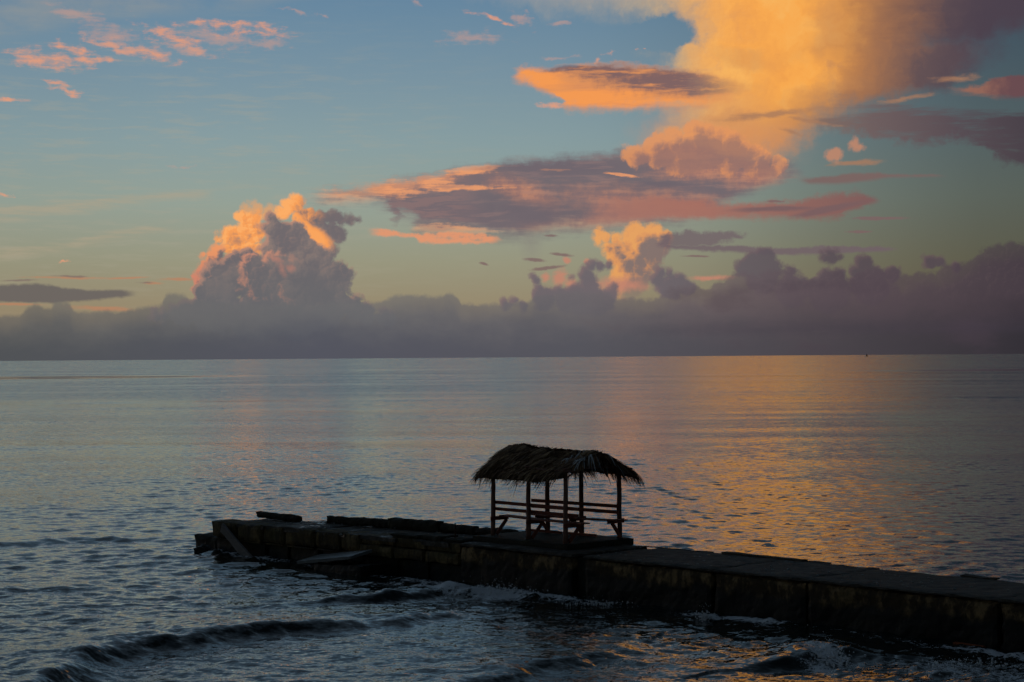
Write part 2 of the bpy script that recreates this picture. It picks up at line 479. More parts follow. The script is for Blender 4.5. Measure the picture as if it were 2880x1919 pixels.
# --- thin dark bars, east of the tower
b1 = band(wsx, wsy, [(1840, 665), (1900, 655), (2000, 652), (2060, 656), (2110, 660)], [(1840, 690), (1900, 694), (1980, 690), (2060, 678), (2110, 662)], .05, .06, (fine - .5) * .3, (fine - .5) * .3)
b2 = band(ssx, ssy, [(1840, 688), (2000, 690), (2100, 693), (2200, 699), (2290, 696), (2330, 690), (2450, 694), (2540, 701)], [(1840, 698), (2000, 705), (2100, 712), (2200, 717), (2300, 715), (2450, 708), (2540, 702)], .03, .04, (fine - .5) * .16, (fine - .5) * .12)
over(srgb(112, 96, 102), (b1 * .8).max(b2 * .85))
bars = ell(WPs, [(1505, 731, 42, 6, .08), (1590, 716, 36, 5, .1), (1535, 754, 64, 6, -.1), (1960, 720, 45, 4), (2186, 568, 28, 4, .05), (2475, 614, 95, 6, .02), (2420, 651, 40, 5), (1555, 662, 22, 4), (1370, 743, 16, 5, .2)])
over(srgb(124, 98, 98), T.smooth(-.1, .6, bars + (fine - .5) * .9) * .8)

# --- low stratus, west
s1 = band(ssx, ssy, [(-1400, 790), (-500, 800), (0, 802), (120, 801), (180, 808), (250, 814), (320, 817), (390, 824)], [(-1400, 850), (-500, 852), (0, 851), (170, 850), (250, 845), (320, 838), (390, 827)], .04, .04, (fine - .5) * .12, (fine - .5) * .1)
over(srgb(104, 98, 96), s1 * .9)
over(srgb(184, 130, 98), T.smooth(-.1, .8, ell(WPs, [(40, 857, 110, 5), (290, 868, 100, 9, .06), (190, 781, 130, 5), (430, 797, 42, 5), (350, 783, 70, 4), (505, 787, 60, 6)]) + wtex * .6) * .75)
over(srgb(126, 108, 102), T.smooth(-.1, .8, ell(WPs, [(200, 777, 70, 4), (60, 790, 60, 4), (410, 796, 30, 3)]) + wtex * .6) * .75)

# --- the tall cumulus tower, west
q = lambda L: [(460 + x / 3.92, 530 + y / 3.92, r / 3.92) for x, y, r in L]
OR_HI, OR_MID = srgb(252, 176, 106), srgb(247, 160, 90)
TS = T.noise(CP, 1.1, 5.0, .55)
GREY = T.mix(T.smooth(.34, .70, TS + BUMP * .9), T.mix(T.smooth(1.4, 4.0, EL), srgb(102, 101, 105), srgb(113, 106, 109)), T.mix(T.smooth(1.4, 4.0, EL), srgb(112, 108, 109), srgb(136, 121, 116)))
over(srgb(226, 162, 106), T.smooth(-.10, .16, cum(CP, q([(930, 255, 80), (1040, 250, 85), (1150, 260, 85), (1240, 270, 60)])) + PUF) * .72)
a, l = lit(CP, q([(1480, 165, 92), (1400, 190, 82), (1325, 270, 78), (1600, 275, 112), (1560, 380, 160), (1720, 330, 115), (1850, 330, 92), (1960, 335, 66), (2060, 345, 50), (2150, 345, 30),
                  (1900, 510, 100), (1965, 540, 62), (1700, 480, 160), (1780, 600, 120), (1850, 670, 76), (1650, 650, 160)]), .42, .08, .34, 2.4, .75)
l = l * (T.smooth(-5.7, -6.6, AZ + (TS - .5) * 1.2) * .95 + .05)
lb = T.smooth(-.35, .75, ell(CP, [(460 + 1540 / 3.92, 530 + 430 / 3.92, 86, 30, .55), (460 + 1690 / 3.92, 530 + 545 / 3.92, 44, 34, .8), (460 + 1430 / 3.92, 530 + 350 / 3.92, 46, 30, .3)]) + (TS - .5) * 1.2)
a_t, l_t = a, l
over(tone(l.max(lb * .85), GREY, OR_MID, OR_HI), a)
a, l = lit(CP, q([(870, 310, 64), (930, 345, 80), (1045, 335, 62), (860, 480, 110), (760, 520, 105), (670, 540, 66), (600, 545, 30), (950, 570, 120), (860, 620, 120), (980, 430, 105), (1060, 480, 110), (1020, 680, 140), (760, 660, 90), (900, 720, 120)]), .60, .08, .26, 2.4, .8)
l = (l * .78 + BUMP * 2.0 + (TS - .46) * 1.5 * T.smooth(.2, .7, l)).clamp()
over(tone(l, T.mix(.45, GREY, OR_MID), OR_MID, OR_HI), a)
a, l = lit(CP, q([(600, 680, 78), (540, 725, 60), (450, 735, 34), (590, 790, 110), (460, 910, 95), (370, 1010, 84), (310, 980, 50), (240, 990, 36), (350, 1110, 60), (520, 1050, 170)]), .22, .08, .24, 1.8, .7)
LO5 = T.mix(T.smooth(2.4, 3.6, EL), srgb(206, 132, 108), srgb(236, 154, 102))
over(tone(l, GREY, LO5, LO5), a)
a, l = lit(CP, q([(1180, 350, 72), (1140, 400, 78), (1240, 430, 84), (1260, 560, 190), (1400, 560, 200), (1130, 660, 150), (1450, 760, 270), (960, 800, 180), (840, 800, 130), (780, 770, 90), (1700, 850, 220), (1850, 1010, 215), (2000, 1000, 90), (2050, 950, 50),
                  (1200, 1080, 420), (700, 1020, 260), (1700, 1150, 260), (500, 1000, 120), (430, 1150, 130), (600, 1330, 260), (1000, 1400, 300), (1500, 1380, 300), (1800, 1280, 240), (330, 1330, 150), (180, 1400, 130), (2060, 1290, 120), (2230, 1370, 120), (-40, 1420, 110), (2450, 1430, 110)]), .10, .12, .16, 1.2)
a_tower = a
over(T.mix((l * .55).max((BUMP * 2.2).clamp() * T.smooth(1.8, 3.0, EL) * .35), GREY, srgb(204, 148, 122)), a)
a, l = lit(CP, q([(1010, 790, 105), (930, 850, 76), (960, 950, 120), (1070, 1000, 200), (880, 1060, 84), (1200, 900, 200), (1500, 1000, 260)]), .14, .10, .14, 1.6)
over(T.mix(l * .75 * T.smooth(-6.2, -7.4, AZ), GREY, srgb(212, 144, 116)), a * T.smooth(-4.4, -6.4, AZ))
over(srgb(184, 128, 112), T.smooth(0.0, 1.0, ell(CP, [(460 + 1250 / 3.92, 530 + 780 / 3.92, 24, 14, .4), (460 + 1300 / 3.92, 530 + 900 / 3.92, 16, 26, .9), (460 + 1400 / 3.92, 530 + 880 / 3.92, 22, 16)]) + (fine - .5)) * .7)

# --- mauve cumulus heads in front, centre and east
HEAD = T.mix(T.smooth(3.0, 12.0, AZ), srgb(108, 100, 106), srgb(84, 73, 80))
a, l = lit(CP, tq([(205, 585, 36), (235, 630, 40), (260, 690, 60), (230, 740, 60), (340, 740, 70), (430, 720, 60), (550, 590, 28), (560, 730, 80), (735, 480, 50), (810, 490, 46), (890, 480, 42), (680, 560, 72), (720, 640, 100), (700, 740, 120), (925, 680, 46), (910, 760, 80), (870, 820, 90),
                   (1370, 545, 62), (1450, 545, 48), (1330, 600, 62), (1540, 620, 76), (1620, 690, 72), (1450, 690, 120), (-60, 830, 50), (20, 800, 40), (90, 850, 46), (300, 790, 110), (480, 790, 110), (640, 800, 130), (800, 820, 120)]), .12, .10, .12, 1.5, .5)
over(T.mix(l * .35, HEAD, srgb(150, 116, 112)), a * .95)
a, l = lit(CP, [(2340, 716, 22), (2322, 722, 16), (2362, 722, 14), (2619, 738, 22), (2645, 740, 16), (2690, 752, 14), (2432, 748, 30), (2410, 760, 20), (2150, 728, 34), (2118, 738, 30), (2092, 752, 26), (2180, 752, 22), (2150, 778, 52), (2228, 768, 20), (2320, 780, 24), (2362, 778, 24), (2510, 774, 26), (2335, 820, 60), (2230, 815, 50), (2450, 800, 56)], .12, .08, .10, 1.3, .55)
over(T.mix(l * .3, HEAD, srgb(128, 100, 100)), a * .92)

# --- the bank along the horizon
topL = [(-1300, 880), (-600, 860), (-200, 880), (0, 887), (30, 887), (64, 876), (94, 856), (140, 864), (153, 849), (183, 848), (200, 868), (230, 878), (297, 875), (382, 866), (452, 858), (468, 834), (489, 827), (531, 836), (600, 846), (750, 856), (900, 852), (956, 847), (1000, 848), (1085, 840), (1140, 831), (1195, 829), (1246, 834), (1260, 824), (1280, 830), (1293, 845), (1310, 858), (1370, 852), (1440, 850), (1500, 842)]
topR = [(1440, 850), (1480, 846), (1510, 832), (1600, 824), (1700, 826), (1760, 838), (1810, 840), (1888, 812), (1935, 806), (1986, 808), (2007, 792), (2046, 780), (2075, 768), (2118, 770), (2180, 760), (2203, 762), (2228, 756), (2252, 782), (2301, 790), (2310, 764), (2370, 762), (2386, 790), (2410, 770), (2466, 758), (2526, 762), (2540, 778), (2581, 768), (2658, 752), (2713, 736), (2747, 722), (2768, 702), (2800, 694), (2853, 686), (2880, 684), (3000, 690), (3300, 720), (4200, 800)]
cx, cy, _ = T.sep(CP)
tpl = T.curve(cx, [az_el(*p) for p in topL])
tpr = T.curve(cx, [az_el(*p) for p in topR])
fx = T.smooth(0.25, .45, AZ)
hw = fx.mad(tpr - tpl, tpl) + PUF * (T.smooth(0.0, 7.0, AZ) * .42 + .38) + (fine - .5) * .05
bank = T.smooth(-.06, .11, hw - cy)
bb = T.ramp(AZ, [(-20, srgb(78, 80, 84)), (-15, srgb(79, 82, 86)), (-6, srgb(82, 84, 95)), (2, srgb(84, 84, 92)), (9, srgb(74, 69, 75)), (13, srgb(60, 56, 62)), (16, srgb(48, 45, 52)), (30, srgb(40, 38, 46))], -20, 30)
bt = T.ramp(AZ, [(-20, srgb(110, 106, 100)), (-15, srgb(110, 107, 102)), (-6, srgb(110, 110, 110)), (2, srgb(109, 104, 106)), (6, srgb(105, 93, 97)), (9, srgb(92, 79, 85)), (13, srgb(80, 68, 76)), (16, srgb(66, 56, 66)), (30, srgb(52, 48, 58))], -20, 30)
bmid = T.smooth(0.1, 2.2, EL + (soft - .5) * 1.4 + (fine - .5) * .25)
bcol = T.mix(bmid, bb, bt)
bcol = T.mix(T.smooth(.52, .75, soft) * T.smooth(0.0, 5.0, AZ) * .35, bcol, srgb(70, 60, 70))
bcol = T.mix((BUMP * 6.0).clamp() * T.smooth(1.2, 2.6, EL) * .10, bcol, srgb(150, 125, 120))
bcol = T.mix(T.smooth(.25, .45, streak) * T.smooth(1.3, .75, EL) * T.smooth(0.5, .8, EL) * T.smooth(2.0, 7.0, AZ) * .25, bcol, srgb(64, 58, 70))
over(bcol, bank * (T.smooth(.6, 2.0, EL) * -.05 + .98) * (T.smooth(.0, .7, hw - cy) * .24 + .76))

over(srgb(107, 106, 108), a_tower * T.smooth(3.3, 1.4, EL + (TS - .5) * .8) * T.smooth(.4, 1.6, EL) * .5)

# --- elsewhere: broken streaks overhead and to the sides, as in view
over(T.mix(.5, sky, srgb(120, 104, 110)), hi * .45 * fall)

# below the horizon: open sea in shade
sky = T.mix(T.smooth(-.3, -1.5, EL), sky, srgb(40, 46, 56))
bg = T.new('ShaderNodeBackground')
bg.inputs[1].default_value = 1.0
wn.links.new(sky.s, bg.inputs[0])
wo = T.new('ShaderNodeOutputWorld')
wn.links.new(bg.outputs[0], wo.inputs[0])
world.cycles.sampling_method = 'MANUAL'
world.cycles.sample_map_resolution = 512
print('world nodes', len(wn.nodes))

# ------------------------------------------------------------------ sun: low, dim, from the west
sun = bpy.data.lights.new("sun", 'SUN')
sun.energy = 0.02
sun.angle = math.radians(12.0)
sun.color = (1.0, 0.55, 0.3)
sun_o = bpy.data.objects.new("sun", sun)
COL.objects.link(sun_o)
sd = Vector((math.sin(math.radians(-62)) * math.cos(math.radians(3)), math.cos(math.radians(-62)) * math.cos(math.radians(3)), math.sin(math.radians(3))))
sun_o.rotation_euler = sd.to_track_quat('Z', 'Y').to_euler()

# ------------------------------------------------------------------ helpers
def P3(s, t, z=0.0):
    """pier survey: s along the pier towards the shore, t across it away from the camera"""
    return Vector((0.683 * s + 0.7304 * t, -0.7304 * s + 0.683 * t, z))


PIER_ROT = math.atan2(-0.7304, 0.683)


def props(o, label=None, category=None, group=None, kind=None):
    for k, v in (('label', label), ('category', category), ('group', group), ('kind', kind)):
        if v:
            o[k] = v
    return o


def empty(name, s, t, z, label, category, group=None, rot=PIER_ROT):
    o = bpy.data.objects.new(name, None)
    o.location = P3(s, t, z)
    o.rotation_euler = (0, 0, rot)
    o.empty_display_size = 0.3
    COL.objects.link(o)
    return props(o, label, category, group)


def link_mesh(name, bm, mat, parent=None, smooth=False):
    me = bpy.data.meshes.new(name)
    bmesh.ops.recalc_face_normals(bm, faces=bm.faces[:])
    bm.to_mesh(me)
    bm.free()
    me.materials.append(mat)
    if smooth:
        me.polygons.foreach_set('use_smooth', [True] * len(me.polygons))
    o = bpy.data.objects.new(name, me)
    COL.objects.link(o)
    if parent is not None:
        o.parent = parent
    return o


def rough_box(bm, lo, hi, step=0.14, amp=0.02, freq=2.2, seed=0.0, chip=0.03, skew=None):
    """a weathered concrete block: gridded box, corners worn off, faces uneven"""
    lo, hi = Vector(lo), Vector(hi)
    d = hi - lo
    n = [max(1, min(40, int(round(d[i] / step)))) for i in range(3)]
    cache = {}

    def vert(i, j, k):
        key = (i, j, k)
        if key in cache:
            return cache[key]
        f = (i / n[0], j / n[1], k / n[2])
        p = Vector((lo[a] + d[a] * f[a] for a in range(3)))
        ext = sum(1 for a, q in enumerate((i, j, k)) if q in (0, n[a]))
        c = (lo + hi) / 2
        q = Vector((p.x * freq + seed, p.y * freq - seed, p.z * freq + 2 * seed))
        nz = mnoise.fractal(q, 0.8, 2.1, 4)
        n2 = mnoise.noise_vector(q * 1.7)
        for a in range(3):
            if (i, j, k)[a] in (0, n[a]):
                sgn = -1 if (i, j, k)[a] == 0 else 1
                p[a] += sgn * (nz * amp) - sgn * (chip * (0.35 + abs(n2[a])) if ext >= 2 else 0.0)
        if skew:
            p = skew(p)
        cache[key] = bm.verts.new(p)
        return cache[key]

    def quads(a, b, fixed, val):
        for i in range(n[a]):
            for j in range(n[b]):
                idx = []
                for (u, v) in ((i, j), (i + 1, j), (i + 1, j + 1), (i, j + 1)):
                    q = [0, 0, 0]
                    q[a], q[b], q[fixed] = u, v, val
                    idx.append(vert(*q))
                bm.faces.new(idx)
    for fixed in range(3):
        a, b = [q for q in range(3) if q != fixed]
        quads(a, b, fixed, 0)
        quads(a, b, fixed, n[fixed])


def tube(bm, pts, radii, seg=8, wob=0.0, seed=0):
    """a pole through pts with one radius per point"""
    rings = []
    for i, p in enumerate(pts):
        p = Vector(p)
        a = Vector(pts[min(i + 1, len(pts) - 1)]) - Vector(pts[max(i - 1, 0)])
        a.normalize()
        x = a.orthogonal().normalized() if abs(a.z) < .9 else Vector((1, 0, 0))
        x = (x - a * x.dot(a)).normalized()
        y = a.cross(x)
        ring = []
        for k in range(seg):
            th = 2 * math.pi * k / seg
            r = radii[i] * (1 + wob * mnoise.noise(Vector((k * 1.3 + seed, i * 0.7, seed))))
            ring.append(bm.verts.new(p + (x * math.cos(th) + y * math.sin(th)) * r))
        rings.append(ring)
    for i in range(len(rings) - 1):
        for k in range(seg):
            bm.faces.new((rings[i][k], rings[i][(k + 1) % seg], rings[i + 1][(k + 1) % seg], rings[i + 1][k]))
    bm.faces.new(rings[0][::-1])
    bm.faces.new(rings[-1])


def board(bm, p0, p1, w, h, sag=0.0, seg=5, seed=0.0, up=Vector((0, 0, 1))):
    """a sawn board from p0 to p1, w across (horizontal), h high, a little bowed and uneven"""
    p0, p1 = Vector(p0), Vector(p1)
    ax = (p1 - p0).normalized()
    side = ax.cross(up).normalized()
    upv = side.cross(ax).normalized()
    rings = []
    for i in range(seg + 1):
        f = i / seg
        c = p0.lerp(p1, f) - upv * (sag * 4 * f * (1 - f))
        j = [mnoise.noise(Vector((f * 3 + seed, q * 2.1, seed * 1.7))) * 0.12 for q in range(4)]
        rings.append([bm.verts.new(c + side * (sx * w / 2) * (1 + j[q]) + upv * (sz * h / 2) * (1 + j[q]))
                      for q, (sx, sz) in enumerate(((-1, -1), (1, -1), (1, 1), (-1, 1)))])
    for i in range(seg):
        for k in range(4):
            bm.faces.new((rings[i][k], rings[i][(k + 1) % 4], rings[i + 1][(k + 1) % 4], rings[i + 1][k]))
    bm.faces.new(rings[0][::-1])
    bm.faces.new(rings[-1])


# ------------------------------------------------------------------ materials
def material(name):
    m = bpy.data.materials.new(name)
    m.use_nodes = True
    nt = m.node_tree
    b = nt.nodes['Principled BSDF']
    return m, Tree(nt), b


def bump(Tm, b, h, strength, dist):
    n = Tm.new('ShaderNodeBump')
    n.inputs['Strength'].default_value = strength
    n.inputs['Distance'].default_value = dist
    Tm.put(n.inputs['Height'], h)
    Tm.nt.links.new(n.outputs[0], b.inputs['Normal'])


def world_pos(Tm):
    g = Tm.new('ShaderNodeNewGeometry')
    return E(Tm, g.outputs['Position']), E(Tm, g.outputs['Normal'])


def lin(r, g, b):
    return (r, g, b, 1.0)


def concrete_mat(name, upper, patch, wetline, patch_lo=.50, patch_hi=.64):
    """old sea concrete: plaster patches, brown growth, black wet weed below the tide line"""
    m, Tm, b = material(name)
    p, nrm = world_pos(Tm)
    x, y, z = Tm.sep(p)
    n1 = Tm.noise(p, 0.9, 8.0, .6, dims='3D')
    n2 = Tm.noise(Tm.vmath('MULTIPLY', p, (1.0, 1.0, 0.7)), 2.9, 9.0, .66, dims='3D')
    n3 = Tm.noise(p, 14.0, 6.0, .65, dims='3D')
    drip = Tm.noise(Tm.vmath('MULTIPLY', p, (3.0, 3.0, 0.25)), 2.0, 5.0, .6, dims='3D')
    col = Tm.mix(Tm.smooth(patch_lo, patch_hi, n2 * .7 + n1 * .3), upper, patch)
    col = Tm.mix(Tm.smooth(.52, .66, drip) * .7, col, lin(0.030, 0.022, 0.014))
    col = Tm.mix(Tm.smooth(.40, .75, n3) * .5, col, lin(0.024, 0.022, 0.014))
    col = Tm.mix(Tm.smooth(.58, .7, n1) * .5, col, lin(0.032, 0.036, 0.012))
    wl = (n1 - .5) * 1.1 + (drip - .5) * .25
    wet = Tm.smooth(wetline + .16, wetline - .10, z + wl)
    col = Tm.mix(wet, col, lin(0.006, 0.006, 0.005))
    Tm.put(b.inputs['Base Color'], col)
    Tm.put(b.inputs['Roughness'], wet * -.25 + (n3 * .25 + .68))
    b.inputs['Specular IOR Level'].default_value = .25
    bump(Tm, b, n3 * .5 + n2, .8, .03)
    return m


M_WALL = concrete_mat('wall_concrete', lin(0.066, 0.041, 0.020), lin(0.34, 0.22, 0.105), 0.60, .47, .60)
M_BLOCK = concrete_mat('block_concrete', lin(0.075, 0.052, 0.022), lin(0.20, 0.14, 0.062), 0.42, .42, .62)
M_DARK = concrete_mat('weedy_concrete', lin(0.030, 0.026, 0.018), lin(0.060, 0.052, 0.030), 0.30)


def deck_mat():
    m, Tm, b = material('deck_concrete')
    p, nrm = world_pos(Tm)
    n1 = Tm.noise(p, 0.7, 7.0, .6, dims='3D')
    n2 = Tm.noise(p, 3.0, 8.0, .66, dims='3D')
    n3 = Tm.noise(p, 22.0, 5.0, .7, dims='3D')
    x, y, z = Tm.sep(p)
    col = Tm.mix(Tm.smooth(.38, .62, n2), lin(0.042, 0.036, 0.030), lin(0.110, 0.090, 0.070))
    col = Tm.mix(Tm.smooth(.50, .72, n3), col, lin(0.034, 0.030, 0.026))
    col = Tm.mix(Tm.smooth(.55, .66, n1), col, lin(0.075, 0.055, 0.038))
    wet = Tm.smooth(.50, .60, n1 * .45 + n2 * .55) * Tm.smooth(3.0, -2.0, x)
    col = Tm.mix(wet * .6, col, lin(0.03, 0.028, 0.025))
    Tm.put(b.inputs['Base Color'], col)
    Tm.put(b.inputs['Roughness'], wet * -.58 + .82)
    b.inputs['Specular IOR Level'].default_value = .4
    bump(Tm, b, n3 * (wet * -.9 + 1.0) + n2 * .4, .8, .02)
    return m


M_DECK = deck_mat()


def slick_mat():
    m, Tm, b = material('wet_slab')
    p, nrm = world_pos(Tm)
    n = Tm.noise(p, 5.0, 6.0, .6, dims='3D')
    Tm.put(b.inputs['Base Color'], Tm.mix(n, lin(.10, .11, .11), lin(.26, .27, .27)))
    Tm.put(b.inputs['Roughness'], n * .25 + .22)
    bump(Tm, b, n, .3, .02)
    return m


M_SLICK = slick_mat()


def wood_mat(name, a, c, grain=(30.0, 30.0, 2.0)):
    m, Tm, b = material(name)
    tcn = Tm.new('ShaderNodeTexCoord')
    p = E(Tm, tcn.outputs['Object'])
    g = Tm.noise(Tm.vmath('MULTIPLY', p, grain), 1.0, 6.0, .6, dims='3D')
    n = Tm.noise(p, 3.0, 5.0, .6, dims='3D')
    oi = Tm.new('ShaderNodeObjectInfo')
    rv = E(Tm, oi.outputs['Random'])
    col = Tm.mix(Tm.smooth(.3, .75, g * .6 + n * .4 + (rv - .5) * .25), a, c)
    Tm.put(b.inputs['Base Color'], col)
    b.inputs['Roughness'].default_value = .8
    b.inputs['Specular IOR Level'].default_value = .2
    bump(Tm, b, g, .6, .01)
    return m


M_POST = wood_mat('post_wood', lin(.15, .07, .05), lin(.34, .18, .135))
M_PLANK = wood_mat('plank_wood', lin(.18, .052, .032), lin(.37, .12, .08), (2.0, 30.0, 30.0))
M_GREY = wood_mat('grey_plank', lin(.10, .092, .088), lin(.22, .20, .19), (3.0, 20.0, 20.0))


def thatch_mat(name, a, c, d):
    m, Tm, b = material(name)
    at = Tm.new('ShaderNodeAttribute')
    at.attribute_name = 'tone'
    v = E(Tm, at.outputs['Fac'])
    p, nrm = world_pos(Tm)
    n = Tm.noise(p, 9.0, 4.0, .6, dims='3D')
    col = Tm.ramp(v + (n - .5) * .4, [(0.0, a), (.55, c), (1.0, d)], 0.0, 1.0)
    Tm.put(b.inputs['Base Color'], col)
    b.inputs['Roughness'].default_value = .75
    b.inputs['Specular IOR Level'].default_value = .25
    return m


M_THATCH = thatch_mat('dry_palm', lin(.055, .028, .015), lin(.28, .155, .08), lin(.60, .40, .22))
M_FROND = thatch_mat('skylit_palm', lin(.26, .25, .24), lin(.48, .47, .45), lin(.62, .61, .60))  # grey palm, lightened in colour for the sky light the fronds catch
M_STEEL = wood_mat('rusty_steel', lin(.05, .022, .015), lin(.10, .045, .03))
M_ROCK = concrete_mat('wet_rock', lin(.03, .03, .024), lin(.06, .055, .04), 0.25)


# ------------------------------------------------------------------ the sea
SWELLS = [
    # crest line (world x, y), height, steep side width, back width
    ([(-11.0, 28.0), (-9.2, 31.5), (-8.8, 34.2), (-8.5, 36.4), (-7.9, 38.2), (-6.3, 39.6), (-4.4, 40.6), (-2.4, 42.0), (-0.6, 43.2)], [.24, .26, .26, .25, .23, .20, .16, .12, .03], .40, 2.0),
    ([(-5.4, 44.4), (-4.2, 45.2), (-3.4, 45.5), (-2.2, 46.4), (-0.8, 46.7), (0.4, 46.0)], [.03, .11, .15, .17, .16, .04], .34, 1.2),
    ([(-20.0, 57.0), (-16.6, 60.3), (-13.4, 61.6), (-11.0, 60.8), (-9.4, 59.8)], [.07, .09, .08, .05, .01], .5, 1.5),
    ([(-15.0, 45.5), (-13.4, 47.3), (-11.6, 48.0), (-10.2, 47.6)], [.05, .08, .07, .02], .4, 1.2),
    ([(4.2, 35.2), (5.4, 36.0), (6.2, 36.6), (7.2, 36.4)], [.04, .16, .22, .05], .3, 1.2),
    ([(-2.0, 33.0), (0.5, 36.0), (2.5, 38.4)], [.05, .12, .04], .4, 1.6),
]


def swell_height(X, Y):
    H = np.zeros_like(X)
    for pts, amps, wf, wb in SWELLS:
        best = np.full(X.shape, 1e9)
        sd = np.zeros_like(X)
        am = np.zeros_like(X)
        for i in range(len(pts) - 1):
            ax, ay = pts[i]
            bx, by = pts[i + 1]
            ex, ey = bx - ax, by - ay
            L2 = ex * ex + ey * ey
            f = np.clip(((X - ax) * ex + (Y - ay) * ey) / L2, 0, 1)
            qx, qy = X - ax - f * ex, Y - ay - f * ey
            d = np.hypot(qx, qy)
            sg = np.sign(ex * qy - ey * qx)         # + on the far side
            m = d < best
            best = np.where(m, d, best)
            sd = np.where(m, sg * d, sd)
            am = np.where(m, amps[i] * (1 - f) + amps[i + 1] * f, am)
        w = np.where(sd > 0, wb, wf)
        H += am * np.exp(-(sd / w) ** 2) - am * .35 * np.exp(-((sd + 2.2 * wf) / (1.6 * wf)) ** 2)
    return H


def build_sea():
    az = np.concatenate([np.linspace(-72, -21, 40)[:-1], np.linspace(-21, 20.5, 740), np.linspace(20.5, 72, 40)[1:]])
    az = np.radians(az)
    r = np.concatenate([np.linspace(14, 29, 20)[:-1], 29 * (260 / 29) ** np.linspace(0, 1, 1040), 260 * (60000 / 260) ** np.linspace(0, 1, 120)[1:]])
    A, Rr = np.meshgrid(az, r)
    X = Rr * np.sin(A)
    Y = Rr * np.cos(A)
    dr = np.gradient(r)[:, None] * np.ones_like(A)
    da = (np.gradient(az)[None, :] * Rr)
    cell = np.maximum(dr, da)
    g = np.random.default_rng(5)
    N = 110
    lam = np.exp(g.uniform(math.log(.15), math.log(1.8), N))
    th = np.radians(-90 - 22 + g.normal(0, 42, N))           # travelling towards the shore, from the north-west
    slope = .0215 * np.clip(lam / .45, .6, 1.0) * np.clip(1.05 / lam, .1, 1.0) ** .9
    amp = slope * lam / (2 * math.pi)
    ph = g.uniform(0, 2 * math.pi, N)
    # gusts: rougher and smoother water
    def patch(sx, sy, seed, n=9):
        q = np.random.default_rng(seed)
        v = np.zeros_like(X)
        for _ in range(n):
            kx, ky = q.normal(0, 1 / sx), q.normal(0, 1 / sy)
            v += np.cos(kx * X + ky * Y + q.uniform(0, 6.28))
        return v / math.sqrt(n)
    gust = np.clip(.8 + .32 * patch(9, 14, 3) + .2 * patch(2.2, 4, 4), .25, 1.7)
    near = np.clip((72 - Rr) / 30, 0, 1)
    right = 1 / (1 + np.exp(-(X - .25 * Y + 9) / 3.0))
    level = (.62 + .54 * near) * (1 - .30 * right) * gust
    H = np.zeros_like(X)
    DX = np.zeros_like(X)
    DY = np.zeros_like(X)
    for i in range(N):
        k = 2 * math.pi / lam[i]
        kx, ky = k * math.cos(th[i]), k * math.sin(th[i])
        w = np.clip((lam[i] / cell - 2.2) / 3.0, 0, 1)
        rows = np.where(w.max(axis=1) > 0)[0]
        if len(rows) == 0:
            continue
        a, b = rows[0], rows[-1] + 1
        f = kx * X[a:b] + ky * Y[a:b] + ph[i]
        aw = amp[i] * w[a:b] * level[a:b]
        H[a:b] += aw * np.cos(f)
        sn = aw * np.sin(f) * .9
        DX[a:b] -= math.cos(th[i]) * sn
        DY[a:b] -= math.sin(th[i]) * sn
    # long low swell
    for lam_, am_, deg in ((16, .025, -100), (23, .04, -112), (9, .014, -84)):
        k = 2 * math.pi / lam_
        w = np.clip((lam_ / cell - 3) / 3.0, 0, 1)
        H += am_ * w * np.cos(k * (X * math.cos(math.radians(deg)) + Y * math.sin(math.radians(deg))) + lam_)
    jx, jy = patch(1.2, 1.4, 8) * .22, patch(1.2, 1.4, 9) * .20 + patch(.40, .6, 12) * .09 + patch(.12, .2, 13) * .03
    ok = (Rr < 120)
    lump = np.clip(1 + .16 * patch(.8, .8, 14) + .07 * patch(.2, .25, 15), .4, 1.6)
    SW = lump * np.where(ok, swell_height(np.where(ok, X + jx, 0), np.where(ok, Y + jy, 0)), 0)
    Z = H + SW
    # foam cover
    S = 0.683 * X - 0.7304 * Y
    Tt = 0.7304 * X + 0.683 * Y
    foam = np.zeros_like(X)
    wash = np.exp(-((Tt - 31.9) / .55) ** 2) * (Tt < 32.6) * (S > -49.5) * (.62 + .30 * patch(.9, .9, 21))
    foam = np.maximum(foam, wash)
    foam = np.maximum(foam, .50 * np.exp(-((Tt - 32.2) / .7) ** 2) * np.exp(-((S + 48.6) / .8) ** 2))

    def blob(x, y, rx, ry, a, rot=0.0):
        c, s_ = math.cos(rot), math.sin(rot)
        u, v = (X - x) * c + (Y - y) * s_, -(X - x) * s_ + (Y - y) * c
        return a * np.exp(-(u / rx) ** 2 - (v / ry) ** 2)
    for q in ((-1.6, 46.9, 1.6, .9, 1.05, -.5), (-0.5, 46.3, 1.1, .7, 1.25, -.7), (-4.4, 48.8, 1.2, .6, .6, -.7), (0.2, 44.9, 1.0, .6, .55, -.3), (-3.2, 48.6, 1.3, .8, .62, -.7), (0.9, 45.4, .8, .6, .6, -.7), (2.0, 44.0, 1.0, .5, .45, -.7),
              (8.2, 34.8, 2.0, 1.4, .74, -.8), (9.8, 33.4, 2.4, 1.6, .82, -.8), (6.0, 36.3, .55, 1.1, 1.0, .3), (5.9, 35.2, .5, .9, .9, .3), (3.2, 38.0, 2.4, .5, .5, -.7), (5.4, 38.6, 1.4, .4, .5, -.8), (6.4, 37.6, 1.2, .35, .55, -.8), (7.6, 33.2, 1.6, 1.2, .6, -.8),
              (-6.3, 49.7, 1.0, .6, .5, -.6), (-4.6, 49.3, 1.0, .6, .5, -.7), (1.2, 38.5, 2.2, 1.6, .26, 0), (2.6, 36.0, 2.5, 1.4, .30, 0), (-9.6, 36.2, .5, 2.0, .30, .2)):
        foam = np.maximum(foam, blob(*q))
    Z += .15 * np.exp(-((S + 45.5) / 5.5) ** 2 - ((Tt - 31.2) / 2.6) ** 2)
